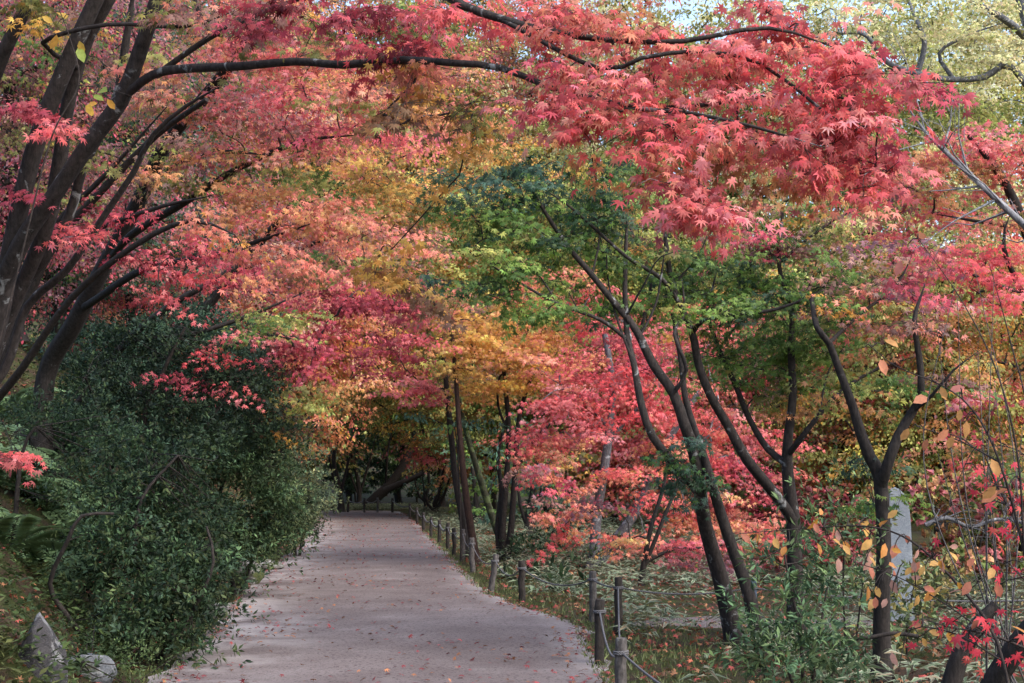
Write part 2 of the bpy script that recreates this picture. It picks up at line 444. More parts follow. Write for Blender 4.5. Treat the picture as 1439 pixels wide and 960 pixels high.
# ------------------------------------------------------------------ generic tree
def tree(name, label, cat, stems, blobs, seed, bark=M_BARK, group=None, s=.042, shape=MAPLE5, dens=1000., nleaf=46,
         R=.24, twig_r=.0028, droop=.6, coh=.3, ground=True, twigbark=None, leafmat=None, part="trunk", fine=False, split=None, flat=.2, node_from=.3):
    """stems: list of (points[(px,py,d)], r_start, r_end); blobs: (px,py,d, rx,ry px, rd m, palette[, density factor])"""
    r = np.random.default_rng(seed)
    W = []
    for k, (pts, r0, r1) in enumerate(stems):
        w = np.array([P(*q) for q in pts])
        rad = np.linspace(r0, r1, len(w))
        if r0 > 0: rad = r1 + (r0 - r1) * np.linspace(1, 0, len(w)) ** .85
        rad[-1] *= .3
        if k == 0 and ground or (len(pts) and r0 < 0):
            r0 = abs(r0)
            z = float(H(w[0][0], w[0][1]))
            if w[0][2] > z - .05:
                w = np.concatenate([[[w[0][0], w[0][1], z - .08]], w]); rad = np.concatenate([[r0 * 1.35], np.linspace(r0, r1, len(w) - 1)])
            else:
                w[0][2] = z - .08; rad = np.linspace(r0 * 1.2, r1, len(w))
        W.append((w, np.abs(rad)))
    root = empty(name, W[0][0][0], label, cat, group)
    nodes, owner, SM = [], [], []
    for k, (w, rad) in enumerate(W):
        q, rr = smooth_path(w, .10 if fine else .2, rad)
        jig = np.stack([wob(np.arange(len(q)) * .22, np.full(len(q), k * 3.3 + a * 7), 1, seed % 13) for a in range(3)], -1)
        q2 = q + jig * rr[:, None] * .45
        if k == 0 or stems[k][1] < 0:
            sl = np.concatenate([[0], np.cumsum(np.linalg.norm(np.diff(q2, axis=0), axis=1))]); rr = rr * (1 + .55 * np.exp(-np.maximum(sl - .08, 0) / .13))
        mb = MB(); tube(mb, q2, rr, 12 if fine else 8, .07)
        SM.append(mb)
        n0 = int(len(q) * (node_from if k == 0 else .15))
        nodes.append(q2[n0:]); owner += [-1 - k] * len(q2[n0:])
    # sprays
    SC, SP, SD = [], [], []
    for b in blobs:
        x, y, d, rx, ry, rd, pal = b[:7]; kf = b[7] if len(b) > 7 else 1.
        area = math.pi * rx * ry * (d / F) ** 2
        n = max(2, int(dens * kf * area / nleaf))
        u = r.normal(size=(n, 3)); u = norm(u) * (r.uniform(0, 1, (n, 1)) ** (1 / 2.6))
        for a in u:
            SC.append(P(x + a[0] * rx, y + a[1] * ry, d + a[2] * rd)); SP.append(pal); SD.append(d)
    SC = np.array(SC)
    lo = H(SC[:, 0], SC[:, 1]) + .15
    SC[:, 2] = np.maximum(SC[:, 2], lo)
    # network
    base = np.concatenate(nodes)
    dist0 = np.array([np.min(np.linalg.norm(base - c, axis=1)) for c in SC])
    order = np.argsort(dist0)
    NP_ = np.zeros((len(base) + 4 * len(SC), 3)); NP_[:len(base)] = base; nn = len(base)
    OW = np.full(len(NP_), -1); OW[:len(base)] = owner; conns = []; dirs = np.zeros((len(SC), 3))
    for i in order:
        c = SC[i]
        dd = np.linalg.norm(NP_[:nn] - c, axis=1) + .25 * np.maximum(0, NP_[:nn, 2] - c[2])
        k = int(np.argmin(dd)); p = NP_[k]; L = np.linalg.norm(c - p)
        t = np.linspace(0, 1, 6)[:, None]
        bend = r.normal(size=3) * L * .07 + UP * L * .12
        q = p + (c - p) * t + bend * (4 * t * (1 - t))
        q[1:-1] += r.normal(size=(4, 3)) * L * .02
        ci = len(conns); conns.append([q, OW[k], 1])
        for z in (2, 3, 4, 5):
            NP_[nn] = q[z]; OW[nn] = ci; nn += 1
        dirs[i] = (c - p) / max(L, 1e-6)
    for ci in range(len(conns) - 1, -1, -1):
        if conns[ci][1] >= 0: conns[conns[ci][1]][2] += conns[ci][2]
    k = 5 if fine else 4
    home = []
    for q, par, n in conns:
        home.append(-1 - par if par < 0 else home[par]); mb = SM[home[-1]]
        ra = twig_r * n ** .5; rb = max(twig_r * .6, ra * .62)
        tube(mb, q, np.linspace(ra, rb, len(q)), k)
    conn_of = np.empty(len(SC), int); conn_of[order] = np.arange(len(SC))
    LM = {}
    for i, c in enumerate(SC):
        lm = LM.setdefault(SP[i] if split else "", MB()); mb = SM[home[conn_of[i]]]
        n = max(6, int(nleaf * r.uniform(.6, 1.4)))
        out = dirs[i] * np.array([1, 1, .25]); out = norm(out + r.normal(size=3) * .25 * np.array([1, 1, .3]))
        Rl = R * r.uniform(.75, 1.25)
        u = norm(r.normal(size=(n, 3))) * r.uniform(0, 1, (n, 1)) ** .45
        u[:, 2] *= flat
        side = norm(np.cross(out, UP) + 1e-6)
        pos = u[:, 0:1] * out * 1.5 + u[:, 1:2] * side * .8 + u[:, 2:3] * UP
        rad2 = (u[:, 0] ** 2 + u[:, 1] ** 2)
        pos[:, 2] -= droop * .45 * rad2 + .25 * droop * u[:, 0]
        pos = c + pos * Rl
        T = norm(norm(pos - c) * .5 + out * .45 - UP * droop + r.normal(size=(n, 3)) * coh)
        N = UP * .8 + r.normal(size=(1, 3)) * .22 + r.normal(size=(n, 3)) * coh + np.array([0, -.45, 0])
        sc = pick(SP[i], 1, r)[0]
        col = np.where(r.uniform(size=(n, 1)) < .8, sc, pick(SP[i], n, r))
        col = col * np.exp(r.normal(size=(n, 1)) * .17) * np.exp(r.normal(size=(1, 1)) * .28) * (1 + r.normal(size=(n, 3)) * .06)
        leaves(lm, shape, pos, T, N, s * r.uniform(.55, 1.3, n), np.clip(col, .008, .85))
        if fine:   # petiole-bearing twiglets inside near sprays
            for e in pos[r.choice(n, min(n, 5), replace=False)]:
                tube(mb, np.array([c - dirs[i] * Rl * .2, (c + e) / 2 + UP * .03, e]), [twig_r, twig_r * .7, twig_r * .4], 4)
    tr = None
    for k, m in enumerate(SM):
        o_ = m.build(part if k == 0 else ("limb" if part == "trunk" else part), bark, tr or root, smooth=True)
        if k == 0 and part == "trunk": tr = o_
    for pal, m in LM.items():
        c_ = m.build("crown", leafmat or M_LEAF, root)
        if split: c_["label"] = split[pal]
    return root

exec_trees = True
# ================================================================== TREES
# -- foreground left maple whose limb reaches across the picture, with the red overhang
tree("maple_tree", "lichen-spotted many-stemmed maple at upper left whose long limb carries the bright red leaves overhead", "tree",
     [([(-110, 830, 8.4), (-60, 640, 8.3), (-12, 470, 8.2), (20, 340, 8.1), (55, 200, 8.0), (88, 110, 7.9), (135, 0, 7.8), (175, -90, 7.7), (240, -200, 7.5)], .062, .038),
      ([(-75, 690, 8.4), (-20, 460, 8.2), (30, 345, 8.0), (80, 275, 7.9), (135, 190, 7.8), (172, 138, 7.7), (196, 75, 7.6), (220, 0, 7.5), (250, -90, 7.4), (330, -190, 7.2)], .056, .032),
      ([(-85, 720, 8.6), (0, 480, 8.5), (62, 330, 8.3), (82, 235, 8.2), (98, 140, 8.1), (125, 55, 8.0), (165, -20, 7.9), (200, -120, 7.8)], .046, .034),
      ([(-90, 560, 8.3), (-50, 240, 8.2), (0, 95, 8.0), (45, 0, 7.9), (75, -90, 7.8)], .046, .034),
      ([(172, 138, 7.7), (215, 107, 7.5), (265, 97, 7.3), (340, 92, 7.0), (415, 87, 6.8), (480, 92, 6.6), (560, 85, 6.4), (640, 90, 6.2), (705, 97, 6.1), (800, 132, 6.0), (900, 151, 5.9), (1000, 147, 5.8), (1070, 135, 5.8)], .027, .006),
      ([(330, -190, 7.2), (480, -110, 6.6), (620, -10, 6.2), (700, 25, 6.1), (780, 46, 6.0), (860, 57, 5.9), (960, 58, 5.8), (1080, 40, 5.8), (1180, 70, 5.8)], .024, .005),
      ([(800, 132, 6.0), (900, 153, 5.6), (965, 158, 5.5), (1060, 178, 5.4), (1160, 208, 5.3)], .011, .005),
      ([(700, 25, 6.1), (840, 96, 5.8), (900, 82, 5.7), (985, 72, 5.7), (1070, 90, 5.7), (1150, 150, 5.6), (1200, 185, 5.5)], .011, .005),
      ([(215, 107, 7.5), (290, 55, 7.4), (350, 25, 7.3), (430, -5, 7.2), (520, -30, 7.0)], .018, .008),
      ([(-95, 640, 8.7), (-30, 500, 8.7), (15, 420, 8.7), (60, 370, 8.6), (100, 300, 8.6), (120, 230, 8.5), (160, 150, 8.4), (175, 60, 8.3), (190, -30, 8.2)], .04, .02),
      ([(-60, 600, 8.9), (5, 520, 8.9), (40, 430, 8.9), (95, 380, 8.8), (150, 300, 8.7), (190, 240, 8.6), (215, 190, 8.5), (260, 150, 8.4), (312, 120, 8.2)], .032, .008),
      ([(110, 95, 8.0), (60, 60, 7.8), (150, 35, 7.6), (260, 38, 7.5), (330, 15, 7.4)], .014, .008),
      ],
     [(470, 20, 7, 150, 40, .5, 'dkred'), (560, 70, 6.6, 70, 45, .4, 'dkred', .8), (690, 20, 6.2, 110, 38, .4, 'red'),
      (790, 60, 5.9, 100, 70, .35, 'red'), (760, 135, 5.7, 55, 55, .3, 'pink'), (860, 155, 5.6, 110, 52, .3, 'red', 1.2), (935, 210, 5.4, 85, 55, .25, 'red', 1.2), (985, 262, 5.3, 55, 45, .2, 'pink', 1.3), (880, 240, 5.6, 60, 35, .2, 'coral'),
      (980, 305, 5.3, 20, 28, .1, 'red'), (1050, 55, 6, 150, 62, .4, 'red'), (1130, 110, 5.8, 130, 75, .4, 'red', 1.2), (1200, 170, 5.6, 80, 75, .3, 'pink', 1.2), (1232, 235, 5.5, 42, 55, .2, 'pink', 1.4), (1215, 262, 5.5, 36, 34, .15, 'red', 1.3), (1175, 205, 5.5, 70, 45, .2, 'red', 1.1), (1010, 285, 5.3, 36, 34, .15, 'red', 1.3),
      (1110, 200, 6.1, 120, 50, .3, 'coral'), (1060, 240, 6.3, 110, 40, .3, 'orange', .8), (880, 15, 6.3, 150, 40, .4, 'coral', .8), (960, 110, 6.1, 110, 45, .3, 'coral'), (1285, 130, 5.8, 35, 25, .2, 'crim', .7),
      (1150, 262, 6.2, 60, 30, .2, 'orange', .7), (600, 150, 6.6, 85, 45, .4, 'olive', .8), (665, 190, 6.5, 60, 42, .3, 'grngold', .8), (575, 175, 6.7, 60, 30, .3, 'orange', .6),
      (30, 150, 7.6, 55, 24, .3, 'crim'), (30, 30, 7.9, 60, 36, .4, 'olive', .5), (-60, -300, 7.8, 320, 150, 1.3, 'red', .45), (-420, 60, 7.5, 260, 260, 1.3, 'coral', .35), (250, 20, 7.4, 70, 30, .4, 'dusty', .8), (180, 80, 7.9, 60, 30, .3, 'mix', .4), (130, 225, 8.2, 50, 18, .3, 'dusty', .7), (25, 280, 8.1, 40, 16, .3, 'crim', .7), (90, 330, 8.4, 40, 14, .3, 'pink', .6), (420, 60, 7.2, 80, 35, .4, 'dusty', .8), (640, 90, 6.6, 80, 45, .4, 'orange', .7), (30, 640, 7.4, 40, 12, .2, 'pink', .8), (85, 180, 7.4, 35, 16, .2, 'pink', .8), (550, 375, 7.2, 48, 38, .2, 'amber', 1.1), (592, 430, 7.3, 26, 40, .2, 'brown', .9), (330, 15, 7.5, 70, 30, .3, 'dusty', .7)],  # red and coral masses outside the frame are added to shade the left foreground
     11, bark=M_BARKL, twigbark=M_TWIG, s=.036, shape=MAPLE7, dens=2900, nleaf=46, R=.18, droop=.75, fine=True, twig_r=.0018, node_from=.6,
     split=dict(dkred="dark crimson leaves high on the left", red="bright red leaves", pink="pinkish red leaf tips", coral="coral leaves", orange="orange leaves", crim="small crimson leaf tufts", olive="olive brown leaves", grngold="green and gold leaves", amber="amber bough hanging over the path", brown="dark brown leaves painting the shadow below the amber bough", dusty="dusty red leaves", mix="mottled olive and red leaves"))  # leaf brown below the amber bough paints in the shadow there

# -- clump of maples on the left bank
tree("maple_tree", "dark leaning maple rooted behind the ferns on the left bank, coral and orange crown", "tree",
     [([(62, 535, 17), (105, 455, 16.6), (150, 370, 16.2), (195, 285, 15.8), (235, 200, 15.2), (300, 120, 14.5), (360, 40, 14)], .12, .05),
      ([(150, 370, 16.2), (185, 330, 15.2), (260, 285, 14.5), (330, 240, 14), (420, 200, 13.5), (500, 190, 13.3)], .05, .015),
      ([(195, 285, 15.8), (240, 235, 15), (310, 215, 14), (380, 218, 13)], .04, .012),
      ([(120, 430, 16.4), (200, 380, 15), (300, 360, 14), (360, 340, 13.5), (450, 310, 13)], .045, .012)],
     [(330, 60, 14, 130, 48, .8, 'peach'), (250, 130, 14, 95, 45, .8, 'dusty'), (400, 150, 13.5, 95, 45, .8, 'pink'), (330, 205, 13.5, 110, 42, .7, 'peach'), (235, 240, 14, 80, 38, .6, 'grngold', .7),
      (490, 130, 13, 80, 40, .7, 'dusty'), (440, 310, 13, 90, 42, .7, 'coral'), (345, 285, 13.5, 80, 38, .7, 'orange', .8), (520, 200, 13.5, 90, 30, .6, 'pink', .7), (430, 250, 14, 80, 35, .6, 'ygreen', .6), (400, 80, 13.5, 90, 35, .5, 'coral'), (200, -160, 14, 300, 110, 1.5, 'peach', .7), (520, -140, 13, 220, 90, 1.2, 'coral', .7), (60, 60, 15, 110, 60, 1, 'mix', .7), (60, 200, 16, 80, 50, 1, 'olive', .6)],
     12, bark=M_BARK, s=.046, shape=MAPLE5, dens=1700, nleaf=70, R=.34, fine=False)
tree("maple_tree", "slender dark-stemmed maple low on the left bank with crimson lower boughs", "tree",
     [([(-40, 620, 13), (20, 470, 12.8), (72, 352, 12.6), (140, 272, 12.3), (220, 190, 12), (290, 140, 11.6)], .06, .02),
      ([(-15, 560, 13), (5, 480, 12.9), (32, 400, 12.8), (78, 318, 12.6), (150, 245, 12.2), (235, 150, 11.8)], .045, .015),
      ([(-30, 590, 13), (30, 520, 12.6), (100, 420, 12.2), (190, 345, 11.8), (270, 310, 11.5), (330, 330, 11.2)], .04, .012),
      ([(72, 352, 12.6), (130, 325, 12.2), (230, 290, 11.8), (300, 275, 11.4)], .03, .01)],
     [(120, 300, 12, 60, 26, .5, 'crim', .9), (280, 370, 12, 80, 34, .5, 'crim'), (200, 352, 12.2, 60, 28, .5, 'crim', .8), (380, 380, 11.6, 70, 36, .5, 'coral', .8), (180, 250, 12.2, 55, 28, .4, 'dusty', .7), (330, 330, 11.8, 60, 25, .4, 'orange', .7), (60, 270, 12.4, 40, 20, .4, 'purp', .7), (230, 425, 12, 40, 16, .3, 'pink', .8)],
     13, bark=M_BARK, s=.043, shape=MAPLE5, dens=1700, nleaf=60, R=.28)
tree("maple_tree", "leaning maple behind the dark shrubs with olive, crimson and amber tiers over the path edge", "tree",
     [([(85, 610, 19), (130, 545, 18.8), (180, 480, 18.5), (240, 430, 18.2), (300, 395, 18), (370, 350, 18)], .07, .03),
      ([(180, 480, 18.5), (270, 470, 18), (360, 440, 18), (430, 410, 18)], .04, .015),
      ([(130, 545, 18.8), (285, 560, 18), (290, 500, 18), (350, 470, 18), (430, 480, 18)], .035, .012),
      ([(300, 395, 18), (290, 330, 18.3), (275, 290, 18.5)], .055, .04)],
     [(475, 430, 19, 75, 38, .9, 'crim'), (425, 495, 19, 65, 40, .9, 'crim'), (385, 448, 17.5, 70, 28, .7, 'ygreen'), (330, 490, 17.5, 48, 26, .6, 'hot'), (445, 555, 19, 60, 40, .8, 'grngold'), (312, 552, 17, 26, 14, .4, 'pink'), (410, 600, 19, 40, 24, .6, 'olive', .7), (520, 410, 19.5, 60, 40, .8, 'dkred'), (560, 460, 20, 50, 35, .8, 'crim', .8), (540, 330, 19, 70, 40, .8, 'peach'), (250, 530, 17.5, 30, 14, .3, 'crim', .7)],
     14, bark=M_BARK, s=.05, shape=MAPLE5, dens=1300, nleaf=70, R=.42)
tree("maple_tree", "yellow and orange maple arching over the path from beyond the left bank", "tree",
     [([(215, 560, 27), (260, 470, 26.5), (330, 380, 26), (400, 300, 25), (470, 220, 24)], .13, .05),
      ([(330, 380, 26), (420, 350, 25), (520, 310, 24), (600, 290, 23.5)], .06, .02),
      ([(400, 300, 25), (500, 250, 24), (590, 210, 23)], .05, .02)],
     [(480, 235, 23, 85, 42, 1.2, 'yor'), (565, 255, 23, 70, 45, 1.2, 'yor'), (620, 180, 22, 80, 45, 1, 'orange'), (530, 300, 24, 90, 40, 1.2, 'grngold'), (600, 330, 24, 60, 40, 1.2, 'dusty'), (430, 370, 25, 90, 40, 1.2, 'peach'), (500, 370, 24, 60, 40, 1, 'ygreen'), (560, 110, 22, 110, 40, 1, 'peach')],
     15, s=.06, shape=MAPLE5, dens=900, nleaf=80, R=.5, twig_r=.004)

# -- green maple right of the fence: two stems from the ground
tree("green_maple", "green-leaved maple with two slender curved stems just right of the rope fence", "tree",
     [([(1035, 915, 13.3), (1020, 850, 13.3), (1004, 790, 13.3), (992, 730, 13.2), (986, 690, 13.1), (975, 640, 13.1), (960, 598, 13), (945, 555, 13), (915, 512, 13), (898, 475, 13), (880, 445, 13), (832, 386, 12.9), (800, 350, 12.9), (765, 297, 12.8), (745, 262, 12.8)], .072, .012),
      ([(1075, 915, 13.0), (1060, 878, 13.0), (1045, 820, 13.0), (1026, 760, 13), (1006, 700, 13), (992, 650, 13.05), (978, 610, 13.1), (962, 560, 13.2), (955, 500, 13.3), (945, 440, 13.4)], -.068, .02),
      ([(980, 690, 13.1), (945, 650, 12.9), (917, 612, 12.8), (902, 570, 12.8), (890, 510, 12.9), (881, 470, 13), (878, 400, 13), (879, 340, 13.1), (884, 280, 13.2)], .045, .012),
      ([(962, 440, 13.4), (930, 392, 13.2), (880, 360, 13), (826, 312, 12.9), (798, 288, 12.8), (752, 258, 12.7)], .022, .006),
      ([(945, 555, 13), (965, 520, 12.9), (948, 470, 12.9), (962, 440, 13.4), (958, 390, 13.5)], .022, .012),
      ([(881, 478, 13), (846, 451, 12.8), (782, 426, 12.6), (730, 396, 12.5), (694, 374, 12.4), (668, 345, 12.4)], .02, .005),
      ([(915, 512, 13), (900, 470, 13.5), (915, 400, 13.8), (890, 330, 14), (870, 290, 14)], .022, .008),
      ([(898, 475, 13), (922, 425, 13.1), (934, 355, 13.1), (944, 292, 13.2)], .013, .004), ([(832, 386, 12.9), (842, 332, 13), (832, 285, 13), (838, 250, 13)], .011, .003), ([(800, 350, 12.9), (770, 332, 12.7), (722, 302, 12.6), (690, 284, 12.5)], .010, .003),
      ([(890, 510, 12.9), (862, 432, 13), (852, 372, 13.1), (856, 322, 13.1)], .013, .004), ([(782, 426, 12.6), (760, 390, 12.6), (725, 362, 12.5), (705, 335, 12.5)], .009, .003), ([(880, 445, 13), (905, 400, 12.8), (930, 360, 12.7), (985, 350, 12.6)], .011, .003)],
     [(650, 262, 12.5, 65, 30, .6, 'dgreen'), (720, 245, 12.7, 70, 38, .6, 'dgreen'), (780, 275, 13, 70, 40, .6, 'dgreen', .8), (690, 335, 12.5, 75, 38, .6, 'bgreen'), (745, 390, 12.6, 60, 40, .6, 'bgreen'), (780, 335, 13, 60, 40, .6, 'green', .8),
      (850, 300, 13.4, 70, 45, .6, 'green'), (855, 400, 13.6, 50, 50, .6, 'bgreen', .7), (920, 330, 13.6, 60, 45, .6, 'olive', .7), (950, 652, 12.7, 48, 40, .25, 'dgreen', 1.2), (985, 690, 12.8, 30, 28, .25, 'dgreen', 1.1), (630, 390, 12.6, 40, 26, .4, 'dgreen', .6), (830, 440, 13.4, 50, 30, .4, 'green', .6), (800, 215, 13, 60, 30, .5, 'olive', .7), (700, 300, 12.6, 95, 40, .6, 'green'), (840, 350, 13.4, 70, 45, .5, 'green'), (760, 430, 13, 75, 34, .5, 'bgreen'), (860, 250, 13.3, 60, 34, .5, 'green'), (900, 420, 13.6, 50, 50, .5, 'bgreen', .6), (700, 395, 12.6, 50, 30, .5, 'green', .8)],
     21, bark=M_BARKL, twigbark=M_TWIG, s=.044, shape=MAPLE5, dens=1500, nleaf=56, R=.27, flat=.2, droop=.45, fine=True, twig_r=.003, node_from=.55)
tree("maple_tree", "forked maple behind the leafy green bush, grey-flecked limbs and green to dusty red leaves", "tree",
     [([(1122, 905, 14), (1118, 800, 14), (1116, 735, 14), (1110, 690, 14), (1106, 650, 14), (1108, 610, 14), (1115, 555, 14), (1112, 490, 14), (1112, 440, 14), (1095, 370, 14), (1100, 300, 14)], .085, .015),
      ([(1114, 728, 14), (1090, 695, 13.9), (1050, 648, 13.8), (1025, 600, 13.8), (1000, 555, 13.7), (982, 510, 13.7), (973, 465, 13.7), (946, 402, 13.7), (936, 350, 13.7), (932, 305, 13.7)], .062, .018),
      ([(1106, 650, 14), (1080, 630, 14.2), (1055, 590, 14.3), (1032, 535, 14.3), (1010, 490, 14.4), (995, 440, 14.5), (1010, 370, 14.6)], .04, .012),
      ([(1108, 640, 14), (1125, 618, 13.8), (1150, 585, 13.7), (1185, 548, 13.6), (1235, 518, 13.6), (1290, 500, 13.5)], .034, .008),
      ([(975, 466, 13.7), (990, 450, 13.5), (1035, 442, 13.4), (1090, 435, 13.3), (1130, 420, 13.2), (1158, 406, 13.2)], .026, .006),
      ([(1095, 370, 14), (1130, 340, 14), (1180, 305, 14), (1220, 290, 14)], .018, .006),
      ([(1112, 440, 14), (1142, 392, 13.9), (1150, 332, 13.9)], .012, .004), ([(946, 402, 13.7), (985, 352, 13.8), (1002, 302, 13.8)], .012, .004), ([(1010, 490, 14.4), (1045, 440, 14.5), (1062, 380, 14.5)], .012, .004), ([(1150, 585, 13.7), (1165, 520, 13.8), (1200, 470, 13.9)], .012, .004)],
     [(1000, 385, 14, 85, 50, .6, 'green'), (1090, 480, 14.4, 80, 48, .6, 'bgreen'), (1050, 345, 14, 85, 38, .6, 'purp'), (1150, 330, 14, 80, 40, .6, 'mix'), (1000, 520, 14.5, 60, 50, .5, 'bgreen', .7), (1150, 430, 14, 60, 45, .6, 'green'), (1190, 390, 13.5, 70, 42, .6, 'mix'), (1060, 430, 13.4, 60, 40, .5, 'green'), (1120, 560, 14.4, 60, 45, .5, 'grngold', .8), (960, 445, 13.6, 50, 40, .5, 'bgreen', .8), (1060, 400, 14, 80, 45, .6, 'green'), (1110, 520, 14.4, 80, 45, .6, 'bgreen'), (1180, 470, 14, 70, 50, .6, 'bgreen'), (960, 400, 13.8, 60, 50, .5, 'green'), (1230, 540, 14, 60, 45, .5, 'ygreen'), (1010, 450, 14.2, 60, 40, .5, 'bgreen', .8), (1180, 280, 14.2, 60, 35, .5, 'ygreen', .8), (1090, 290, 14.2, 70, 30, .5, 'mix', .8)],
     22, bark=M_BARKL, twigbark=M_TWIG, s=.044, shape=MAPLE5, dens=1500, nleaf=56, R=.27, flat=.2, droop=.45, fine=True, twig_r=.003, node_from=.6)
tree("maple_tree", "V-forked maple standing in front of the pale stone at right", "tree",
     [([(1235, 962, 11), (1240, 890, 11), (1243, 810, 11), (1243, 740, 11), (1238, 672, 11), (1222, 645, 11), (1207, 610, 11), (1195, 570, 11), (1180, 525, 11), (1165, 482, 11), (1148, 460, 11), (1140, 420, 11.2)], .07, .018),
      ([(1237, 680, 11), (1247, 650, 10.9), (1263, 610, 10.9), (1281, 580, 10.9), (1294, 553, 10.8), (1291, 500, 10.8), (1285, 450, 10.8), (1300, 400, 10.9)], .048, .014),
      ([(1281, 580, 10.9), (1310, 555, 10.7), (1340, 520, 10.6), (1380, 490, 10.6)], .015, .005),
      ([(1165, 482, 11), (1210, 440, 11.3), (1260, 400, 11.4), (1290, 340, 11.5)], .016, .006)],
     [(1230, 430, 11.4, 90, 48, .5, 'mix'), (1295, 470, 11, 60, 40, .5, 'dusty'), (1205, 540, 11.6, 60, 45, .4, 'grngold', .7), (1255, 365, 11.5, 80, 36, .5, 'purp'), (1330, 555, 11, 55, 40, .4, 'mix', .6), (1160, 400, 11.3, 50, 40, .4, 'green', .7), (1300, 410, 11.2, 60, 35, .5, 'purp'), (1225, 700, 11.3, 70, 34, .35, 'green', .5), (1210, 650, 11.4, 40, 24, .3, 'dgreen', .6)],
     23, bark=M_BARK, twigbark=M_TWIG, s=.043, shape=MAPLE5, dens=1500, nleaf=50, R=.24, flat=.2, droop=.5, fine=True, twig_r=.002, node_from=.6)
# -- red tree reaching in from the right edge
tree("red_maple", "bright red maple reaching in from the right edge of the picture", "tree",
     [([(1560, 860, 14), (1540, 700, 14), (1500, 560, 14), (1470, 420, 14), (1440, 320, 14), (1400, 240, 14), (1360, 190, 14)], .1, .025),
      ([(1500, 560, 14), (1450, 440, 13), (1410, 350, 12.6), (1420, 300, 12.6)], .035, .012),
      ([(1470, 420, 14), (1400, 400, 12.8), (1350, 380, 12.5), (1320, 390, 12.4)], .02, .006),
      ([(1440, 320, 14), (1370, 310, 14), (1310, 300, 14.3)], .024, .006)],
     [(1375, 245, 14.2, 95, 55, .7, 'coral'), (1410, 195, 14, 60, 36, .6, 'red'), (1385, 375, 12.4, 75, 36, .5, 'hot', 1.1), (1325, 300, 14.6, 60, 42, .6, 'coral', .9), (1420, 425, 12.4, 50, 26, .4, 'hot', .9), (1290, 270, 14.8, 50, 40, .5, 'purp', .8), (1340, 345, 13, 50, 25, .4, 'red', .8), (1430, 300, 13.5, 50, 50, .5, 'dusty', .8), (1250, 330, 14.8, 60, 30, .5, 'red', .6), (1400, 560, 13.5, 60, 34, .6, 'pink', .5), (1340, 630, 15, 60, 34, .7, 'coral', .5), (1420, 650, 14, 50, 40, .6, 'mix', .6)],
     24, s=.045, shape=MAPLE5, dens=1600, nleaf=60, R=.3)

# -- red maples behind the fence, centre right
tree("red_maple", "grey-trunked red maple standing upright behind the rope fence", "tree",
     [([(834, 795, 25), (838, 730, 25), (849, 660, 25), (857, 605, 25), (862, 540, 25), (850, 470, 25)], .105, .05),
      ([(857, 605, 25), (820, 560, 25), (770, 530, 25)], .04, .015), ([(855, 620, 25), (900, 570, 25), (940, 530, 25)], .04, .015)],
     [(800, 590, 24, 80, 45, 1, 'pink'), (850, 560, 24.5, 80, 48, 1, 'hot'), (770, 650, 24, 60, 38, .8, 'coral'), (880, 500, 25, 80, 40, 1, 'crim'), (800, 520, 25, 70, 40, 1, 'coral'), (850, 660, 24.5, 60, 32, .8, 'coral', .6), (930, 560, 25.5, 70, 45, 1, 'red'), (790, 400, 26, 80, 45, 1, 'coral', .8), (850, 440, 26, 70, 40, 1, 'pink', .8)],
     31, bark=M_BARKG, twigbark=M_TWIG, s=.06, shape=MAPLE5, dens=850, nleaf=70, R=.45, twig_r=.004)
tree("red_maple", "leaning grey-trunked red maple behind the rope fence", "tree",
     [([(850, 790, 26), (868, 755, 26), (888, 725, 26), (906, 690, 26), (918, 655, 26), (950, 600, 26), (990, 540, 26)], .11, .05),
      ([(918, 655, 26), (960, 640, 26), (1010, 600, 26)], .05, .02)],
     [(870, 760, 24.2, 60, 24, .6, 'coral', .8), (960, 640, 26, 80, 48, 1, 'coral'), (1010, 590, 26.5, 80, 50, 1, 'red'), (900, 700, 24.8, 46, 30, .6, 'red', .7), (1040, 680, 26, 60, 50, 1, 'crim'), (990, 720, 25.5, 70, 40, .8, 'coral'), (930, 480, 27, 80, 50, 1, 'pink', .7)],
     32, bark=M_BARKG, twigbark=M_TWIG, s=.06, shape=MAPLE5, dens=850, nleaf=70, R=.45, twig_r=.004)
tree("red_maple", "low red maple with thin twin stems between the grey trunks and the green maple", "tree",
     [([(902, 822, 20.5), (906, 785, 20.5), (916, 735, 20.5), (931, 690, 20.5), (940, 640, 20.5)], .045, .02),
      ([(904, 800, 20.5), (922, 755, 20.4), (938, 715, 20.4), (952, 685, 20.4), (980, 640, 20.5)], .035, .015),
      ([(908, 790, 20.5), (950, 770, 20.5), (1000, 770, 20.6), (1060, 750, 20.7)], .03, .012)],
     [(950, 780, 20.5, 70, 26, .7, 'crim', .7), (1010, 780, 20.8, 70, 30, .7, 'purp', .8), (1060, 740, 21, 60, 44, .8, 'coral', .8), (800, 740, 21.5, 60, 32, .6, 'coral', .8), (840, 720, 21, 40, 26, .5, 'purp', .7), (770, 685, 22, 50, 34, .6, 'purp', .8), (900, 770, 20.5, 40, 16, .5, 'coral', .6), (1080, 640, 22, 50, 50, .7, 'red', .7)],
     33, s=.055, shape=MAPLE5, dens=950, nleaf=60, R=.36, twig_r=.003, node_from=.2)

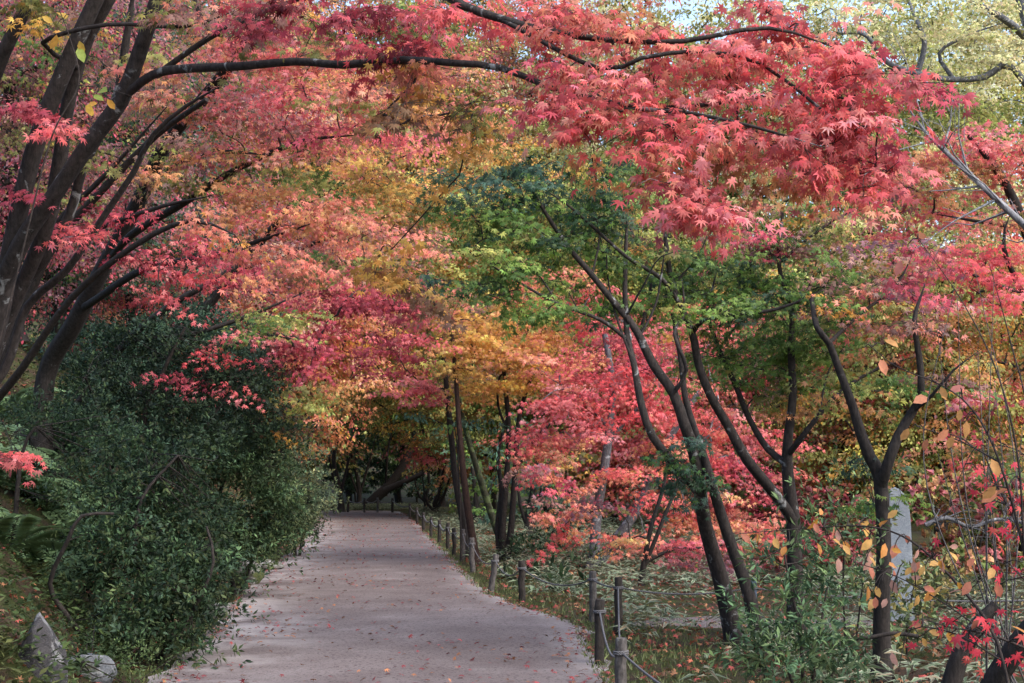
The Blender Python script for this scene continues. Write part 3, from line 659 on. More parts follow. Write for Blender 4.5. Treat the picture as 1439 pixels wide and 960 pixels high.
# -- trees around the bend of the fence
tree("dark_tree", "straight dark-barked tree right at the fence, left of two close trunks", "tree",
     [([(654, 782, 27.6), (650, 735, 27.6), (640, 680, 27.6), (635, 615, 27.6), (630, 565, 27.6), (622, 500, 27.6), (614, 440, 27.5), (600, 380, 27.5)], .075, .04)],
     [(590, 545, 27, 55, 22, .8, 'pink'), (610, 430, 27.5, 60, 40, 1, 'dusty'), (560, 500, 28, 60, 30, 1, 'crim'), (640, 520, 28, 40, 30, .7, 'dusty', .7), (580, 390, 28, 60, 36, 1, 'mix', .8)],
     34, bark=M_BARK, s=.065, shape=MAPLE5, dens=750, nleaf=70, R=.45, twig_r=.004, node_from=.6)
tree("russet_tree", "straight russet-barked tree, right of two close trunks by the fence", "tree",
     [([(669, 800, 25.5), (664, 750, 25.5), (657, 700, 25.5), (650, 645, 25.5), (645, 590, 25.5), (640, 520, 25.6), (632, 450, 25.7)], .068, .036)],
     [(655, 510, 25.2, 50, 36, .8, 'gold'), (690, 470, 25.4, 60, 40, .8, 'gold', 1.2), (640, 440, 26.5, 60, 40, .9, 'mix', .8)],
     35, bark=M_BARKR, twigbark=M_TWIG, s=.062, shape=MAPLE5, dens=750, nleaf=70, R=.45, twig_r=.004, node_from=.6)
tree("leaning_tree", "mossy trunk leaning left beside the two close trunks", "tree",
     [([(706, 775, 28.5), (694, 735, 28.5), (678, 680, 28.5), (667, 645, 28.5), (657, 612, 28.5), (645, 560, 28.5), (640, 510, 28.6)], .085, .045)],
     [(690, 540, 28.5, 55, 36, .9, 'yor'), (730, 500, 29, 60, 45, 1, 'orange'), (620, 620, 29, 30, 22, .5, 'olive', .6)],
     36, bark=M_BARKM, twigbark=M_TWIG, s=.065, shape=MAPLE5, dens=750, nleaf=70, R=.45, twig_r=.004, node_from=.6)
tree("maple_tree", "dark many-stemmed maple with amber crown beyond the mossy leaning trunk", "tree",
     [([(708, 790, 27), (706, 745, 27), (713, 680, 27), (716, 612, 27), (711, 545, 27), (705, 500, 27)], .075, .035),
      ([(712, 790, 27), (720, 735, 27), (724, 660, 27), (728, 600, 27), (740, 550, 27), (760, 500, 27)], -.08, .03),
      ([(704, 790, 27), (700, 740, 27.1), (705, 690, 27.2), (700, 640, 27.3), (712, 590, 27.3)], -.06, .03),
      ([(724, 660, 27), (760, 610, 27), (800, 570, 27)], .05, .02), ([(716, 612, 27), (700, 570, 27), (702, 530, 27), (722, 515, 27)], .03, .015)],
     [(705, 480, 26.6, 80, 48, 1, 'gold', 1.2), (745, 530, 26.6, 60, 40, .9, 'gold', 1.2), (680, 540, 26.4, 50, 26, .8, 'gold'), (770, 470, 27, 55, 40, 1, 'orange'), (730, 430, 27.5, 70, 36, 1, 'gold', .8), (650, 470, 26, 45, 40, .8, 'gold', .9)],
     37, bark=M_BARK, s=.062, shape=MAPLE5, dens=800, nleaf=70, R=.45, twig_r=.004)
tree("evergreen_climber", "dark glossy evergreen sprays wrapped round the two close trunks", "plant",
     [([(648, 780, 26.6), (646, 700, 26.8), (642, 620, 26.8), (636, 592, 26.7)], .02, .012), ([(640, 605, 26.8), (610, 590, 26.6), (575, 580, 26.5)], .012, .006), ([(642, 610, 26.8), (670, 600, 26.6), (690, 605, 26.5)], .012, .006)],
     [(640, 592, 26.4, 26, 12, .3, 'dgreen'), (600, 588, 26.4, 34, 8, .3, 'dgreen', .8), (680, 595, 26.4, 30, 16, .3, 'dgreen', .8), (700, 640, 26.4, 20, 10, .3, 'dgreen', .6)],
     38, s=.12, shape=LANCE, dens=500, nleaf=26, R=.3, leafmat=M_SHRUB, part="stem")
# far end of path
tree("leaning_tree", "thick dark trunk leaning right at the far end of the path", "tree",
     [([(515, 712, 64), (530, 697, 64), (545, 684, 64), (561, 664, 64), (572, 640, 64), (580, 615, 64), (590, 590, 64), (596, 540, 64)], .26, .12),
      ([(541, 687, 64), (544, 650, 63.5), (548, 620, 63.5), (556, 590, 63.5)], .06, .04)],
     [(540, 590, 63, 70, 22, 2, 'green', .7), (580, 560, 63, 60, 30, 2, 'olive', .7), (500, 560, 63, 60, 30, 2, 'grngold', .7)],
     41, bark=M_BARK, twigbark=M_BARK, s=.13, shape=MAPLE3, dens=110, nleaf=40, R=.9, twig_r=.01)
for k, (x, y, d, tops, blobs, lab) in enumerate([
    (478, 706, 60, [(470, 640), (482, 590)], [(470, 585, 60, 60, 26, 2, 'dgreen'), (485, 605, 57, 34, 26, 1.5, 'green')], "dark-stemmed tree with drooping green foliage left of the far fence"),
    (505, 704, 66, [(500, 650), (512, 600)], [(510, 580, 66, 60, 30, 2, 'olive'), (530, 620, 68, 40, 30, 2, 'green', .6)], "thin dark tree standing behind the middle of the far fence"),
    (612, 725, 55, [(618, 690), (626, 650)], [(600, 640, 55, 36, 18, 1.5, 'coral'), (640, 655, 52, 50, 24, 1.5, 'orange'), (590, 630, 56, 40, 14, 1.5, 'pink')], "small coral-orange maple low behind the fence bend"),
    (600, 715, 62, [(604, 680), (600, 640)], [(600, 680, 62, 36, 20, 1.5, 'dgreen'), (620, 620, 60, 40, 30, 1.5, 'bgreen')], "bushy green tree in the shade behind the fence bend"),
    (672, 742, 46, [(668, 700), (664, 650)], [(680, 690, 46, 45, 36, 1.5, 'green'), (650, 625, 46, 45, 30, 1.5, 'green')], "green tree glimpsed between the leaning trunk and the maple stems"),
    (745, 760, 38, [(748, 700), (756, 640)], [(750, 700, 38, 50, 40, 1.5, 'dgreen'), (730, 620, 39, 60, 40, 1.5, 'green'), (780, 640, 39, 50, 40, 1.5, 'olive')], "dark green tree behind the many-stemmed amber maple")]):
    st = [([(x, y, d), (x - 2, (y + tops[0][1]) / 2, d), (*tops[0], d), (*tops[1], d)], .12, .06), ([(x, y - 8, d), (x + 14, tops[0][1], d), (x + 26, tops[1][1], d)], .07, .03), ([(x, y - 6, d), (x - 14, tops[0][1] + 10, d), (x - 20, tops[1][1], d)], .06, .03)]
    tree("woodland_tree", lab, "tree", st, blobs, 50 + k, s=.12, shape=MAPLE3, dens=130, nleaf=40, R=.8, twig_r=.008, group="trees beyond the rope fence")

# -- upper right: yellow-green trees with a crooked limb against the sky
tree("yellow_tree", "pale yellow tree at upper right whose crooked grey limb bends across the bright sky", "tree",
     [([(1500, 700, 32), (1490, 400, 32), (1470, 200, 32), (1450, 60, 32), (1420, -60, 32)], .2, .1),
      ([(1478, 170, 32), (1420, 95, 32), (1385, 108, 32), (1340, 112, 31.5), (1300, 106, 31), (1262, 94, 31), (1240, 82, 31), (1225, 60, 31), (1208, 46, 31), (1165, 48, 31), (1120, 60, 31)], .085, .03),
      ([(1290, 104, 31), (1300, 60, 31), (1285, 20, 31.5), (1260, -40, 32)], .07, .03), ([(1450, 60, 32), (1400, 20, 31), (1340, -10, 31)], .1, .05),
      ([(1340, 112, 31.5), (1320, 75, 31.5), (1360, 50, 31.5), (1410, 32, 31.5)], .05, .02)],
     [(1300, 20, 31, 130, 40, 2, 'paley', .55), (1400, 60, 32, 70, 60, 2, 'paley', .7), (1260, 150, 33, 90, 45, 2, 'ygreen', .7), (1380, 160, 33, 90, 40, 2, 'ygreen', .8), (1200, 60, 32, 70, 45, 2, 'paley', .5), (1120, 20, 33, 90, 35, 2, 'paley', .5), (1330, 100, 34, 90, 40, 2, 'paley', .6)],
     61, bark=M_BARKG, twigbark=M_BARK, s=.07, shape=MAPLE3, dens=800, nleaf=60, R=.6, twig_r=.005)
# -- background trees
bgt = [
    (1180, 780, 42, 5.5, 'mix', 380), (1320, 760, 40, 5.0, 'grngold', 300), (1440, 780, 44, 6.0, 'coral', 330), (1060, 770, 46, 5.5, 'red', 430), (960, 765, 48, 5.5, 'coral', 450),
    (860, 760, 50, 6.0, 'ygreen', 250), (770, 750, 52, 6.0, 'ygreen', 250), (690, 745, 56, 6.5, 'yor', 200), (620, 720, 70, 7.0, 'olive', 100), (560, 715, 74, 7.5, 'ygreen', 40),
    (490, 712, 78, 8, 'dgreen', 100), (430, 710, 66, 6.5, 'olive', 60), (370, 640, 50, 6, 'orange', 20), (280, 600, 44, 5.5, 'peach', -30), (180, 560, 38, 5, 'purp', -60), (80, 520, 34, 4.5, 'dgreen', -80), (10, 500, 30, 4, 'purp', -80),
    (1250, 740, 60, 8, 'paley', -50), (1400, 740, 64, 8, 'paley', -50), (1090, 740, 66, 8, 'ygreen', 30), (930, 735, 70, 8, 'paley', -50), (800, 730, 75, 9, 'peach', -40), (660, 720, 85, 9, 'olive', -60), (540, 715, 90, 10, 'ygreen', -80), (420, 710, 85, 9, 'peach', -80), (250, 640, 62, 7, 'olive', -80), (90, 560, 48, 6, 'coral', -80)]
words = dict(ygreen="yellow-green", paley="pale yellow", olive="olive brown", grngold="gold and green", orange="orange", yor="amber", dgreen="dark green", peach="peach-coloured", purp="dusky purple-red", dusty="dusty red", brown="brown", coral="coral red", red="bright red", mix="mottled olive and red")
for k, (x, y, d, rad, pal, top) in enumerate(bgt):
    g = P(x, 665, d); g[2] = float(H(g[0], g[1]))
    b_py = 665 + (CAM_H - g[2]) / d * F
    rp = rad / d * F
    bl = [(x + rp * a, top + (b_py - top) * v, d, rp * .62, (b_py - top) * .2, rad * .45, pal) for a, v in ((0, .12), (-.45, .3), (.45, .28), (0, .45), (-.5, .6), (.5, .62), (.05, .75))]
    st = [([(x, b_py, d), (x + 6, b_py - (b_py - top) * .4, d), (x - 5, b_py - (b_py - top) * .75, d)], .2, .07)]
    tree("woodland_tree", f"hazy {words[pal]} tree in the wood far behind the maples", "tree", st, bl, 70 + k, s=.05 if d < 39 else .072 if d < 60 else .11, shape=KITE, dens=560 if d < 39 else 340 if d < 60 else 150, nleaf=130 if d < 60 else 90, R=.85 if d < 60 else 1.1, twig_r=.012, group="trees of the far wood", flat=.25)

# ================================================================== SHRUBS
def shrub(label, stems, blobs, seed, cols, s=.05, dens=1500, whorl=6, name="shrub", group="evergreen shrubs on the left bank", bark=M_BARK, shape=LANCE, R=.16, stem_n="stem"):
    """whorled small leaves on a fan of stems"""
    r = np.random.default_rng(seed)
    b0 = P(*stems[0][0][0]); b0[2] = float(H(b0[0], b0[1]))
    root = empty(name, b0, label, "shrub", group)
    base, SM, own = [], [], []
    for pts, r0, r1 in stems:
        w = np.array([P(*q) for q in pts]); w[0][2] = float(H(w[0][0], w[0][1])) - .06
        q, rr = smooth_path(w, .12, np.linspace(r0, r1, len(w)))
        mb = MB(); tube(mb, q, rr, 7, .05); SM.append(mb); own += [len(SM) - 1] * len(q[len(q) // 4:]); base.append(q[len(q) // 4:])
    base = np.concatenate(base)
    C, O, TN = [], [], []
    for (x, y, d, rx, ry, rd) in blobs:
        area = math.pi * rx * ry * (d / F) ** 2
        n = max(4, int(dens * area / whorl))
        u = norm(r.normal(size=(n, 3))) * r.uniform(0, 1, (n, 1)) ** (1 / 3.2)
        u = u * (1 + .18 * np.sin(u[:, :1] * 9 + x) * np.sin(u[:, 1:2] * 8 + y))
        nc = max(3, n // 22); ctr = u[:nc]; tone = np.exp(r.normal(size=nc) * .38)
        who = r.integers(0, nc, n); mpx = d / F
        sg = R * 1.15 * np.array([1 / (rx * mpx), .5 / (ry * mpx), 1 / rd])
        u = ctr[who] + r.normal(size=(n, 3)) * sg
        for a, w_ in zip(u, who):
            p = P(x + a[0] * rx, y + a[1] * ry, d + a[2] * rd)
            h = float(H(p[0], p[1]))
            if p[2] < h + .03:
                if p[2] < h - .5: continue
                p[2] = h + .03 + r.uniform(0, .12)
            C.append(p); O.append([a[0], a[2], -a[1] + .25]); TN.append(tone[w_])
    C = np.array(C); O = norm(np.array(O)); TN = np.array(TN)[:, None]
    n = len(C)
    # twigs: connect clumped subset
    idx = r.choice(n, min(n, max(12, n // 30)), replace=False)
    for i in idx:
        k = int(np.argmin(np.linalg.norm(base - C[i], axis=1)))
        p = base[k]; L = np.linalg.norm(C[i] - p); mb = SM[own[k]]
        m = (p + C[i]) / 2 + r.normal(size=3) * .08 * L - UP * .08 * L
        tube(mb, np.array([p, m, C[i]]), [.006, .004, .002], 4)
    for m in SM: m.build(stem_n, bark, root, smooth=True)
    cl = np.repeat(np.array(cols)[r.choice(len(cols), n)], whorl, axis=0)
    CC = np.repeat(C, whorl, axis=0); OO = np.repeat(norm(O + r.normal(size=(n, 3)) * .45), whorl, axis=0)
    jit = r.normal(size=(n * whorl, 3))
    T = norm(OO * .7 + jit * .75)
    N = norm(OO + UP * .6 + r.normal(size=(n * whorl, 3)) * .35)
    col = cl * np.exp(r.normal(size=(n * whorl, 1)) * .25) * np.repeat(TN * np.exp(r.normal(size=(n, 1)) * .15), whorl, axis=0)
    lm = MB(); leaves(lm, shape, CC + jit * .012, T, N, s * r.uniform(.65, 1.25, n * whorl), np.clip(col, .006, .7))
    lm.build("foliage", M_SHRUB, root)
    return root
DG = [(.032, .058, .024), (.042, .074, .032), (.024, .044, .024), (.052, .072, .028), (.036, .064, .036)]
MG = [(.05, .085, .036), (.04, .07, .034), (.065, .09, .035)]
LG = [(.13, .17, .09), (.11, .15, .085), (.16, .19, .09), (.2, .2, .09)]
shrub("large dark green shrub spilling onto the near left edge of the path",
      [([(200, 930, 12.6), (210, 860, 12.6), (190, 780, 12.8), (200, 700, 13), (250, 640, 13.2)], .03, .012), ([(150, 925, 12.2), (90, 860, 12.0), (70, 820, 11.9), (95, 760, 11.8), (115, 725, 11.8), (160, 722, 11.9)], .028, .012), ([(215, 930, 12.5), (270, 860, 12.3), (300, 790, 12.3), (290, 740, 12.4)], .025, .01)],
      [(210, 740, 13.2, 80, 40, .5), (250, 830, 12.5, 76, 40, .5), (180, 690, 13.6, 70, 36, .5), (150, 800, 12.8, 46, 40, .4), (270, 720, 13.4, 56, 44, .5), (225, 890, 12.1, 46, 30, .35), (300, 790, 13.2, 36, 30, .4), (160, 870, 12.3, 36, 26, .3),
       (230, 650, 13.8, 60, 26, .5), (180, 770, 12.6, 50, 30, .4), (250, 780, 12.9, 60, 30, .4), (205, 840, 12.3, 46, 26, .4), (290, 850, 12.6, 36, 26, .3), (130, 740, 13.2, 40, 26, .4), (265, 905, 12.0, 36, 18, .3)], 101, DG, s=.056, dens=6800, R=.13)
shrub("mid green shrub bulging over the path behind the nearest dark shrub",
      [([(330, 830, 19.5), (320, 760, 19.5), (310, 690, 19.5), (345, 640, 19.5), (395, 635, 19.3)], .04, .015), ([(335, 830, 19.5), (370, 740, 19.4), (380, 680, 19.3)], .03, .012)],
      [(330, 630, 19.5, 70, 36, .7), (350, 720, 19.2, 60, 36, .6), (385, 670, 19, 50, 40, .6), (290, 680, 19.6, 50, 40, .7), (375, 760, 18.8, 36, 26, .4), (340, 785, 18.6, 34, 20, .4), (370, 610, 19.6, 46, 30, .6), (400, 725, 19, 30, 30, .4), (320, 750, 18.8, 40, 26, .5)], 102, MG, s=.065, dens=4800)
shrub("pale grey-green shrub at the far left edge of the path",
      [([(415, 770, 28), (412, 720, 28), (405, 670, 28)], .04, .015), ([(420, 770, 28), (430, 720, 28), (435, 690, 28)], .03, .012)],
      [(410, 690, 28, 46, 48, 1), (420, 740, 27.5, 34, 30, .8), (385, 640, 28.5, 50, 40, 1), (440, 720, 29, 22, 24, .7)], 103, LG, s=.075, dens=3200)
shrub("low light green shrub where the path meets the far fence",
      [([(440, 735, 42), (438, 700, 42)], .03, .01)], [(440, 705, 42, 26, 20, .9), (425, 680, 42, 34, 24, 1)], 104, LG, s=.1, dens=1600)
shrub("shadowy evergreen shrub high on the bank under the maples",
      [([(200, 610, 22), (210, 540, 22), (240, 470, 22)], .05, .02), ([(200, 610, 22), (170, 540, 22), (150, 480, 22)], .05, .02)],
      [(220, 500, 22, 90, 50, 1), (310, 530, 22, 70, 60, 1), (150, 540, 21, 70, 50, 1), (270, 590, 21, 90, 45, 1), (350, 590, 22, 55, 40, 1), (180, 620, 19, 70, 36, .8), (250, 455, 22, 70, 36, 1), (330, 490, 21.5, 60, 36, 1), (120, 490, 21.5, 50, 36, .8), (300, 620, 20.5, 70, 30, .8), (100, 600, 17.5, 40, 30, .6)], 105, [(.02, .04, .022), (.03, .055, .03), (.025, .045, .03)], s=.085, dens=2880)
shrub("tall dark evergreen shrub filling the bank between the leaning maple and the path shrubs",
      [([(190, 690, 17.5), (200, 600, 17.5), (230, 520, 17.5), (260, 460, 17.5)], .05, .015), ([(200, 690, 17.5), (290, 600, 17.8), (340, 540, 18)], .035, .012), ([(180, 680, 17.5), (140, 590, 17.2), (120, 530, 17)], .035, .012)],
      [(220, 480, 18, 70, 34, .7), (300, 510, 18, 60, 34, .7), (150, 520, 17.5, 50, 34, .6), (240, 560, 17.5, 70, 34, .7), (340, 560, 18.5, 56, 36, .7), (160, 590, 16.8, 56, 30, .6), (280, 610, 17.5, 60, 30, .6), (110, 560, 17, 30, 26, .5), (390, 600, 20, 40, 26, .6), (370, 520, 19.5, 36, 24, .6)], 110, [(.018, .034, .018), (.026, .046, .024), (.022, .036, .024), (.035, .055, .022)], s=.06, dens=5200)
shrub("dark shrub tucked under the trunks at the left edge",
      [([(20, 700, 14), (30, 640, 14), (50, 600, 14)], .03, .012)], [(120, 640, 14.5, 44, 26, .6), (140, 610, 15.5, 50, 36, .6), (110, 690, 13.6, 36, 24, .4), (75, 585, 15.5, 36, 26, .5), (40, 575, 15.5, 36, 26, .5)], 106, DG, s=.055, dens=4160)
shrub("trailing green plant round the pointed rock",
      [([(110, 960, 10.6), (115, 930, 10.7)], .01, .005)], [(170, 935, 11.2, 50, 26, .3), (90, 900, 11, 40, 20, .3)], 107, [(.06, .09, .03), (.05, .075, .03)], s=.035, dens=7040)
# leafy bush at right, in front of the forked maple
shrub("leafy green bush with long narrow leaves at the foot of the forked maple",
      [([(1130, 985, 10.2), (1125, 900, 10.2), (1110, 820, 10.2), (1100, 770, 10.2)], .016, .007), ([(1135, 985, 10.2), (1150, 900, 10.1), (1160, 840, 10.1)], .014, .006), ([(1125, 985, 10.2), (1100, 920, 10.2), (1080, 880, 10.2)], .013, .006), ([(1140, 985, 10.2), (1180, 930, 10.1), (1200, 890, 10.1)], .012, .005)],
      [(1125, 790, 10.3, 38, 30, .25), (1140, 860, 10.2, 50, 34, .3), (1100, 920, 10.0, 40, 28, .25), (1180, 915, 10.0, 40, 30, .25), (1150, 745, 10.6, 38, 22, .25), (1090, 850, 10.2, 30, 20, .2), (1170, 810, 10.3, 30, 22, .2), (1140, 935, 9.9, 50, 24, .25)], 108, [(.075, .13, .06), (.055, .1, .05), (.1, .15, .06)], s=.075, dens=3800, whorl=8, group="shrubs right of the path", shape=NARROW, bark=M_TWIG)
shrub("low dark broad-leaved plant behind the rope beyond the path",
      [([(800, 838, 20), (800, 825, 20)], .012, .006)], [(795, 826, 20, 40, 12, .4), (770, 808, 22, 40, 12, .4)], 109, DG, s=.16, dens=768, whorl=6, group="shrubs right of the path")

UND = dict(group="shrubs right of the path")
shrub("slender pale green sapling left of the standing stone", [([(1190, 930, 12.6), (1185, 820, 12.6), (1190, 720, 12.6)], .012, .004), ([(1200, 930, 12.6), (1215, 800, 12.7), (1230, 710, 12.8)], .01, .004)],
      [(1180, 700, 12.6, 46, 30, .4), (1215, 730, 12.8, 40, 26, .4), (1180, 770, 12.6, 36, 26, .3), (1225, 670, 12.9, 34, 22, .3), (1205, 820, 12.5, 30, 20, .3)], 111, [(.11, .17, .07), (.09, .14, .06), (.2, .2, .07)], s=.06, dens=1700, **UND)
shrub("olive and pink leaved shrub behind the bleached branches at the right edge", [([(1380, 850, 20), (1375, 780, 20), (1390, 720, 20)], .03, .01)],
      [(1330, 700, 20.5, 60, 36, .8), (1400, 680, 21, 60, 44, .8), (1350, 780, 20, 60, 30, .7), (1420, 770, 20, 50, 36, .7)], 112, [(.26, .2, .07), (.38, .12, .12), (.15, .19, .06), (.4, .2, .1)], s=.075, dens=1500, shape=KITE, **UND)
shrub("reddish low shrub between the green maple and the standing stone", [([(1170, 830, 21), (1165, 780, 21), (1180, 730, 21)], .03, .01)],
      [(1150, 720, 21.5, 60, 36, .8), (1190, 770, 21, 50, 30, .8), (1110, 770, 21.5, 50, 30, .8), (1230, 760, 22, 50, 30, .8)], 113, [(.5, .1, .11), (.45, .16, .1), (.3, .1, .1)], s=.075, dens=1300, shape=KITE, **UND)
shrub("leafy green plant in front of the foot of the standing stone", [([(1275, 960, 12.2), (1275, 880, 12.2), (1285, 820, 12.2)], .01, .004)], [(1285, 840, 12.2, 36, 26, .3), (1270, 880, 12, 40, 24, .3), (1300, 800, 12.4, 26, 20, .25)], 116, [(.1, .14, .06), (.14, .17, .07), (.3, .25, .08)], s=.07, dens=3400, **UND)
shrub("dull green bramble low behind the standing stone", [([(1310, 850, 18), (1320, 810, 18), (1340, 790, 18)], .012, .004)],
      [(1310, 800, 18.5, 50, 26, .6), (1350, 840, 17.5, 50, 22, .5), (1400, 830, 17.5, 50, 24, .5), (1220, 830, 18.5, 40, 18, .5)], 114, [(.1, .13, .06), (.16, .16, .07), (.3, .22, .1)], s=.07, dens=1300, **UND)
shrub("dark undergrowth bush below the grey trunks behind the fence", [([(780, 790, 27), (775, 750, 27), (790, 730, 27)], .02, .008)],
      [(770, 760, 27, 50, 24, .8), (740, 780, 26, 36, 18, .6), (830, 775, 25, 40, 16, .6)], 115, DG, s=.09, dens=1000, **UND)

shrub("dense dark green bushes closing the view beyond the far fence", [([(500, 706, 69), (498, 690, 69), (490, 675, 69)], .06, .03), ([(585, 706, 69), (588, 690, 69), (600, 675, 69)], .06, .03)],
      [(490, 678, 69, 46, 24, 1.6), (545, 672, 70, 46, 24, 1.6), (600, 684, 69, 40, 20, 1.6), (450, 670, 68, 40, 26, 1.6), (530, 640, 72, 60, 22, 1.6)], 117, DG, s=.17, dens=300, group="trees beyond the rope fence")

# ferns on the bank
def fern_mesh(r):
    mb = MB()
    for k in range(8):
        a = k / 8 * 6.28 + r.uniform(-.3, .3); L = r.uniform(.55, .85)
        dirv = np.array([math.cos(a), math.sin(a), 0])
        t = np.linspace(.06, 1, 22)[:, None]
        q = dirv * L * t * .95 + UP * (L * (.75 * t - .68 * t ** 2))
        tube(mb, q, .0035, 4, col=(.06, .07, .025))
        side = np.cross(dirv, UP); tang = norm(np.gradient(q, axis=0))
        for sgn in (-1, 1):
            wl = (np.sin(np.clip(t[:, 0] * .93 + .07, 0, 1) * math.pi) ** .7 * .16 * L * 1.7) + .01
            T = side * sgn + tang * .45 - UP * .15
            leaves(mb, LANCE, q, T, np.tile(UP, (22, 1)) + r.normal(size=(22, 3)) * .15, wl, np.array([.18, .27, .12]) * np.exp(r.normal(size=(22, 1)) * .2))
    return mb
fern0 = None
fr = np.random.default_rng(5)
ferns = [(20, 500, 19), (60, 500, 20), (35, 530, 18), (8, 545, 17), (75, 540, 18.5), (45, 570, 16.5), (10, 590, 15.5), (70, 590, 16), (110, 580, 17.5), (30, 620, 14.5), (5, 480, 20), (90, 620, 15), (60, 660, 13.5), (15, 680, 12.9), (55, 475, 21), (100, 500, 20.5)]
for x, y, d in ferns:
    p = P(x, y, d); p[2] = float(H(p[0], p[1])) - .02
    if fern0 is None:
        o = fern0 = fern_mesh(fr).build("fern", M_SASA)
    else:
        o = fern0.copy(); COL.objects.link(o)
    o.location = p; o.rotation_euler = (fr.uniform(-.1, .1), fr.uniform(.2, .6), fr.uniform(0, 6.28)); sc_ = fr.uniform(.8, 1.35); o.scale = (sc_, sc_, sc_)
    tag(o, "pale green fern growing on the steep left bank", "fern", "ferns on the left bank")

# ================================================================== GROUND COVER
def right_pts(r, n, yr=(8, 60), xmax=9):
    y = r.uniform(0, 1, n) ** 1.5 * (yr[1] - yr[0]) + yr[0]
    x = xr(y) + .35 + r.uniform(0, 1, n) ** 1.2 * xmax
    return x, y
r = np.random.default_rng(77)
mb = MB()
x, y = right_pts(r, 7200)
keep = (wob(x, y, .8, 9) > -.35) & ~((y > 15.1) & (y < 17.6) & (x > 1.6) & (x < 3.6)) & ~((y < 14.2) & (x < xr(y) + 1.3) & (wob(x, y, .4, 3) > -.6))
x, y = x[keep], y[keep]
# strip behind the far fence
x2 = r.uniform(-9, -3.5, 900); y2 = 62.6 + r.uniform(0, 2.5, 900)
x = np.concatenate([x, x2]); y = np.concatenate([y, y2]); n = len(x)
z = H(x, y)
hgt = r.uniform(.05, .26, n)
C0 = np.stack([x, y, z + hgt], -1)
SASA = (np.array([(0, 0, 0), (.35, .11, .05), (1, 0, -.25), (.35, -.11, .05), (.35, .06, .03), (.35, -.06, .03)]), np.array([(0, 5, 2, 4)]), np.array([(0, 4, 1), (4, 2, 1), (0, 3, 5), (5, 3, 2)]))
def sasa_leaves(mb, C, T, N, S, cin, cout):
    b0 = mb.n; leaves(mb, SASA[:2], C, T, N, S, cin)
    n = len(C); fs = SASA[2]; off = np.arange(n)[:, None, None] * 6
    mb.f.append((fs[None] + off).reshape(-1, 3) + b0); mb.c.append(np.repeat(cout, len(fs), axis=0))
for k in range(5):
    a = r.uniform(0, 6.28, n)
    T = np.stack([np.cos(a), np.sin(a), r.uniform(-.15, .5, n)], -1)
    cin = np.array([.10, .145, .07]) * np.exp(r.normal(size=(n, 1)) * .3)
    dry = r.uniform(size=(n, 1)) < .14
    cin = np.where(dry, np.array([.27, .2, .12]) * np.exp(r.normal(size=(n, 1)) * .2), cin)
    cout = np.array([.25, .27, .18]) * np.exp(r.normal(size=(n, 1)) * .15)
    sasa_leaves(mb, C0 + r.normal(size=(n, 3)) * .03, T, UP + r.normal(size=(n, 3)) * .3, r.uniform(.10, .21, n), cin, cout)
for i in range(0, n, 2):
    tube(mb, np.array([[x[i], y[i], z[i] - .02], C0[i]]), [.003, .002], 3, col=(.12, .1, .05))
tag(mb.build("bamboo_grass", M_SASA), "low bamboo grass with cream-edged leaves right of the path", "ground cover", kind="stuff")

# undergrowth of small leaves on the left bank
mb = MB(); n = 9000
y = r.uniform(0, 1, n) ** 1.5 * 26 + 6.5; x = xl(y) - .35 - r.uniform(0, 1, n) ** 1.3 * 5.5
kp = wob(x, y, .55, 21) + r.normal(size=n) * .25 > -.1
x, y = x[kp], y[kp]; n = len(x); z = H(x, y)
base = np.array([(.04, .065, .028), (.06, .09, .03), (.09, .1, .035), (.09, .055, .03)])[np.clip(((wob(x, y, 1.4, 5) + 1.2) * 1.6).astype(int), 0, 3)]
for k in range(7):
    a = r.uniform(0, 6.28, n)
    T = np.stack([np.cos(a), np.sin(a), r.uniform(-.3, .8, n)], -1)
    C = np.stack([x, y, z], -1) + r.normal(size=(n, 3)) * .05 + UP * r.uniform(.02, .22, (n, 1))
    leaves(mb, LANCE, C, T, UP + r.normal(size=(n, 3)) * .4, r.uniform(.04, .1, n), base * np.exp(r.normal(size=(n, 1)) * .3))
tag(mb.build("undergrowth", M_SHRUB), "low dark undergrowth covering the left bank", "undergrowth", kind="stuff")

# short moss grass at path edges and right foreground
mb = MB(); n = 16000
yy = r.uniform(0, 1, n) ** 1.4 * 32 + 8.5
sidepick = r.uniform(size=n) < .72
xx = np.where(sidepick, xr(yy) - .12 + np.abs(r.normal(size=n)) * .8, xl(yy) + .15 - np.abs(r.normal(size=n)) * .45)
C = np.stack([xx, yy, H(xx, yy) + np.where(np.abs(xx - xr(yy)) < .1, .02, 0)], -1)
T = norm(np.stack([r.normal(size=n) * .5, r.normal(size=n) * .5, np.ones(n)], -1))
leaves(mb, (np.array([(0, .09, 0), (1, 0, .1), (0, -.09, 0)]), np.array([(0, 1, 2)])), C, T, r.normal(size=(n, 3)), r.uniform(.03, .09, n), np.array([.11, .13, .045]) * np.exp(r.normal(size=(n, 1)) * .35))
tag(mb.build("grass", M_SASA), "short mossy grass along the edges of the path", "grass", kind="stuff")

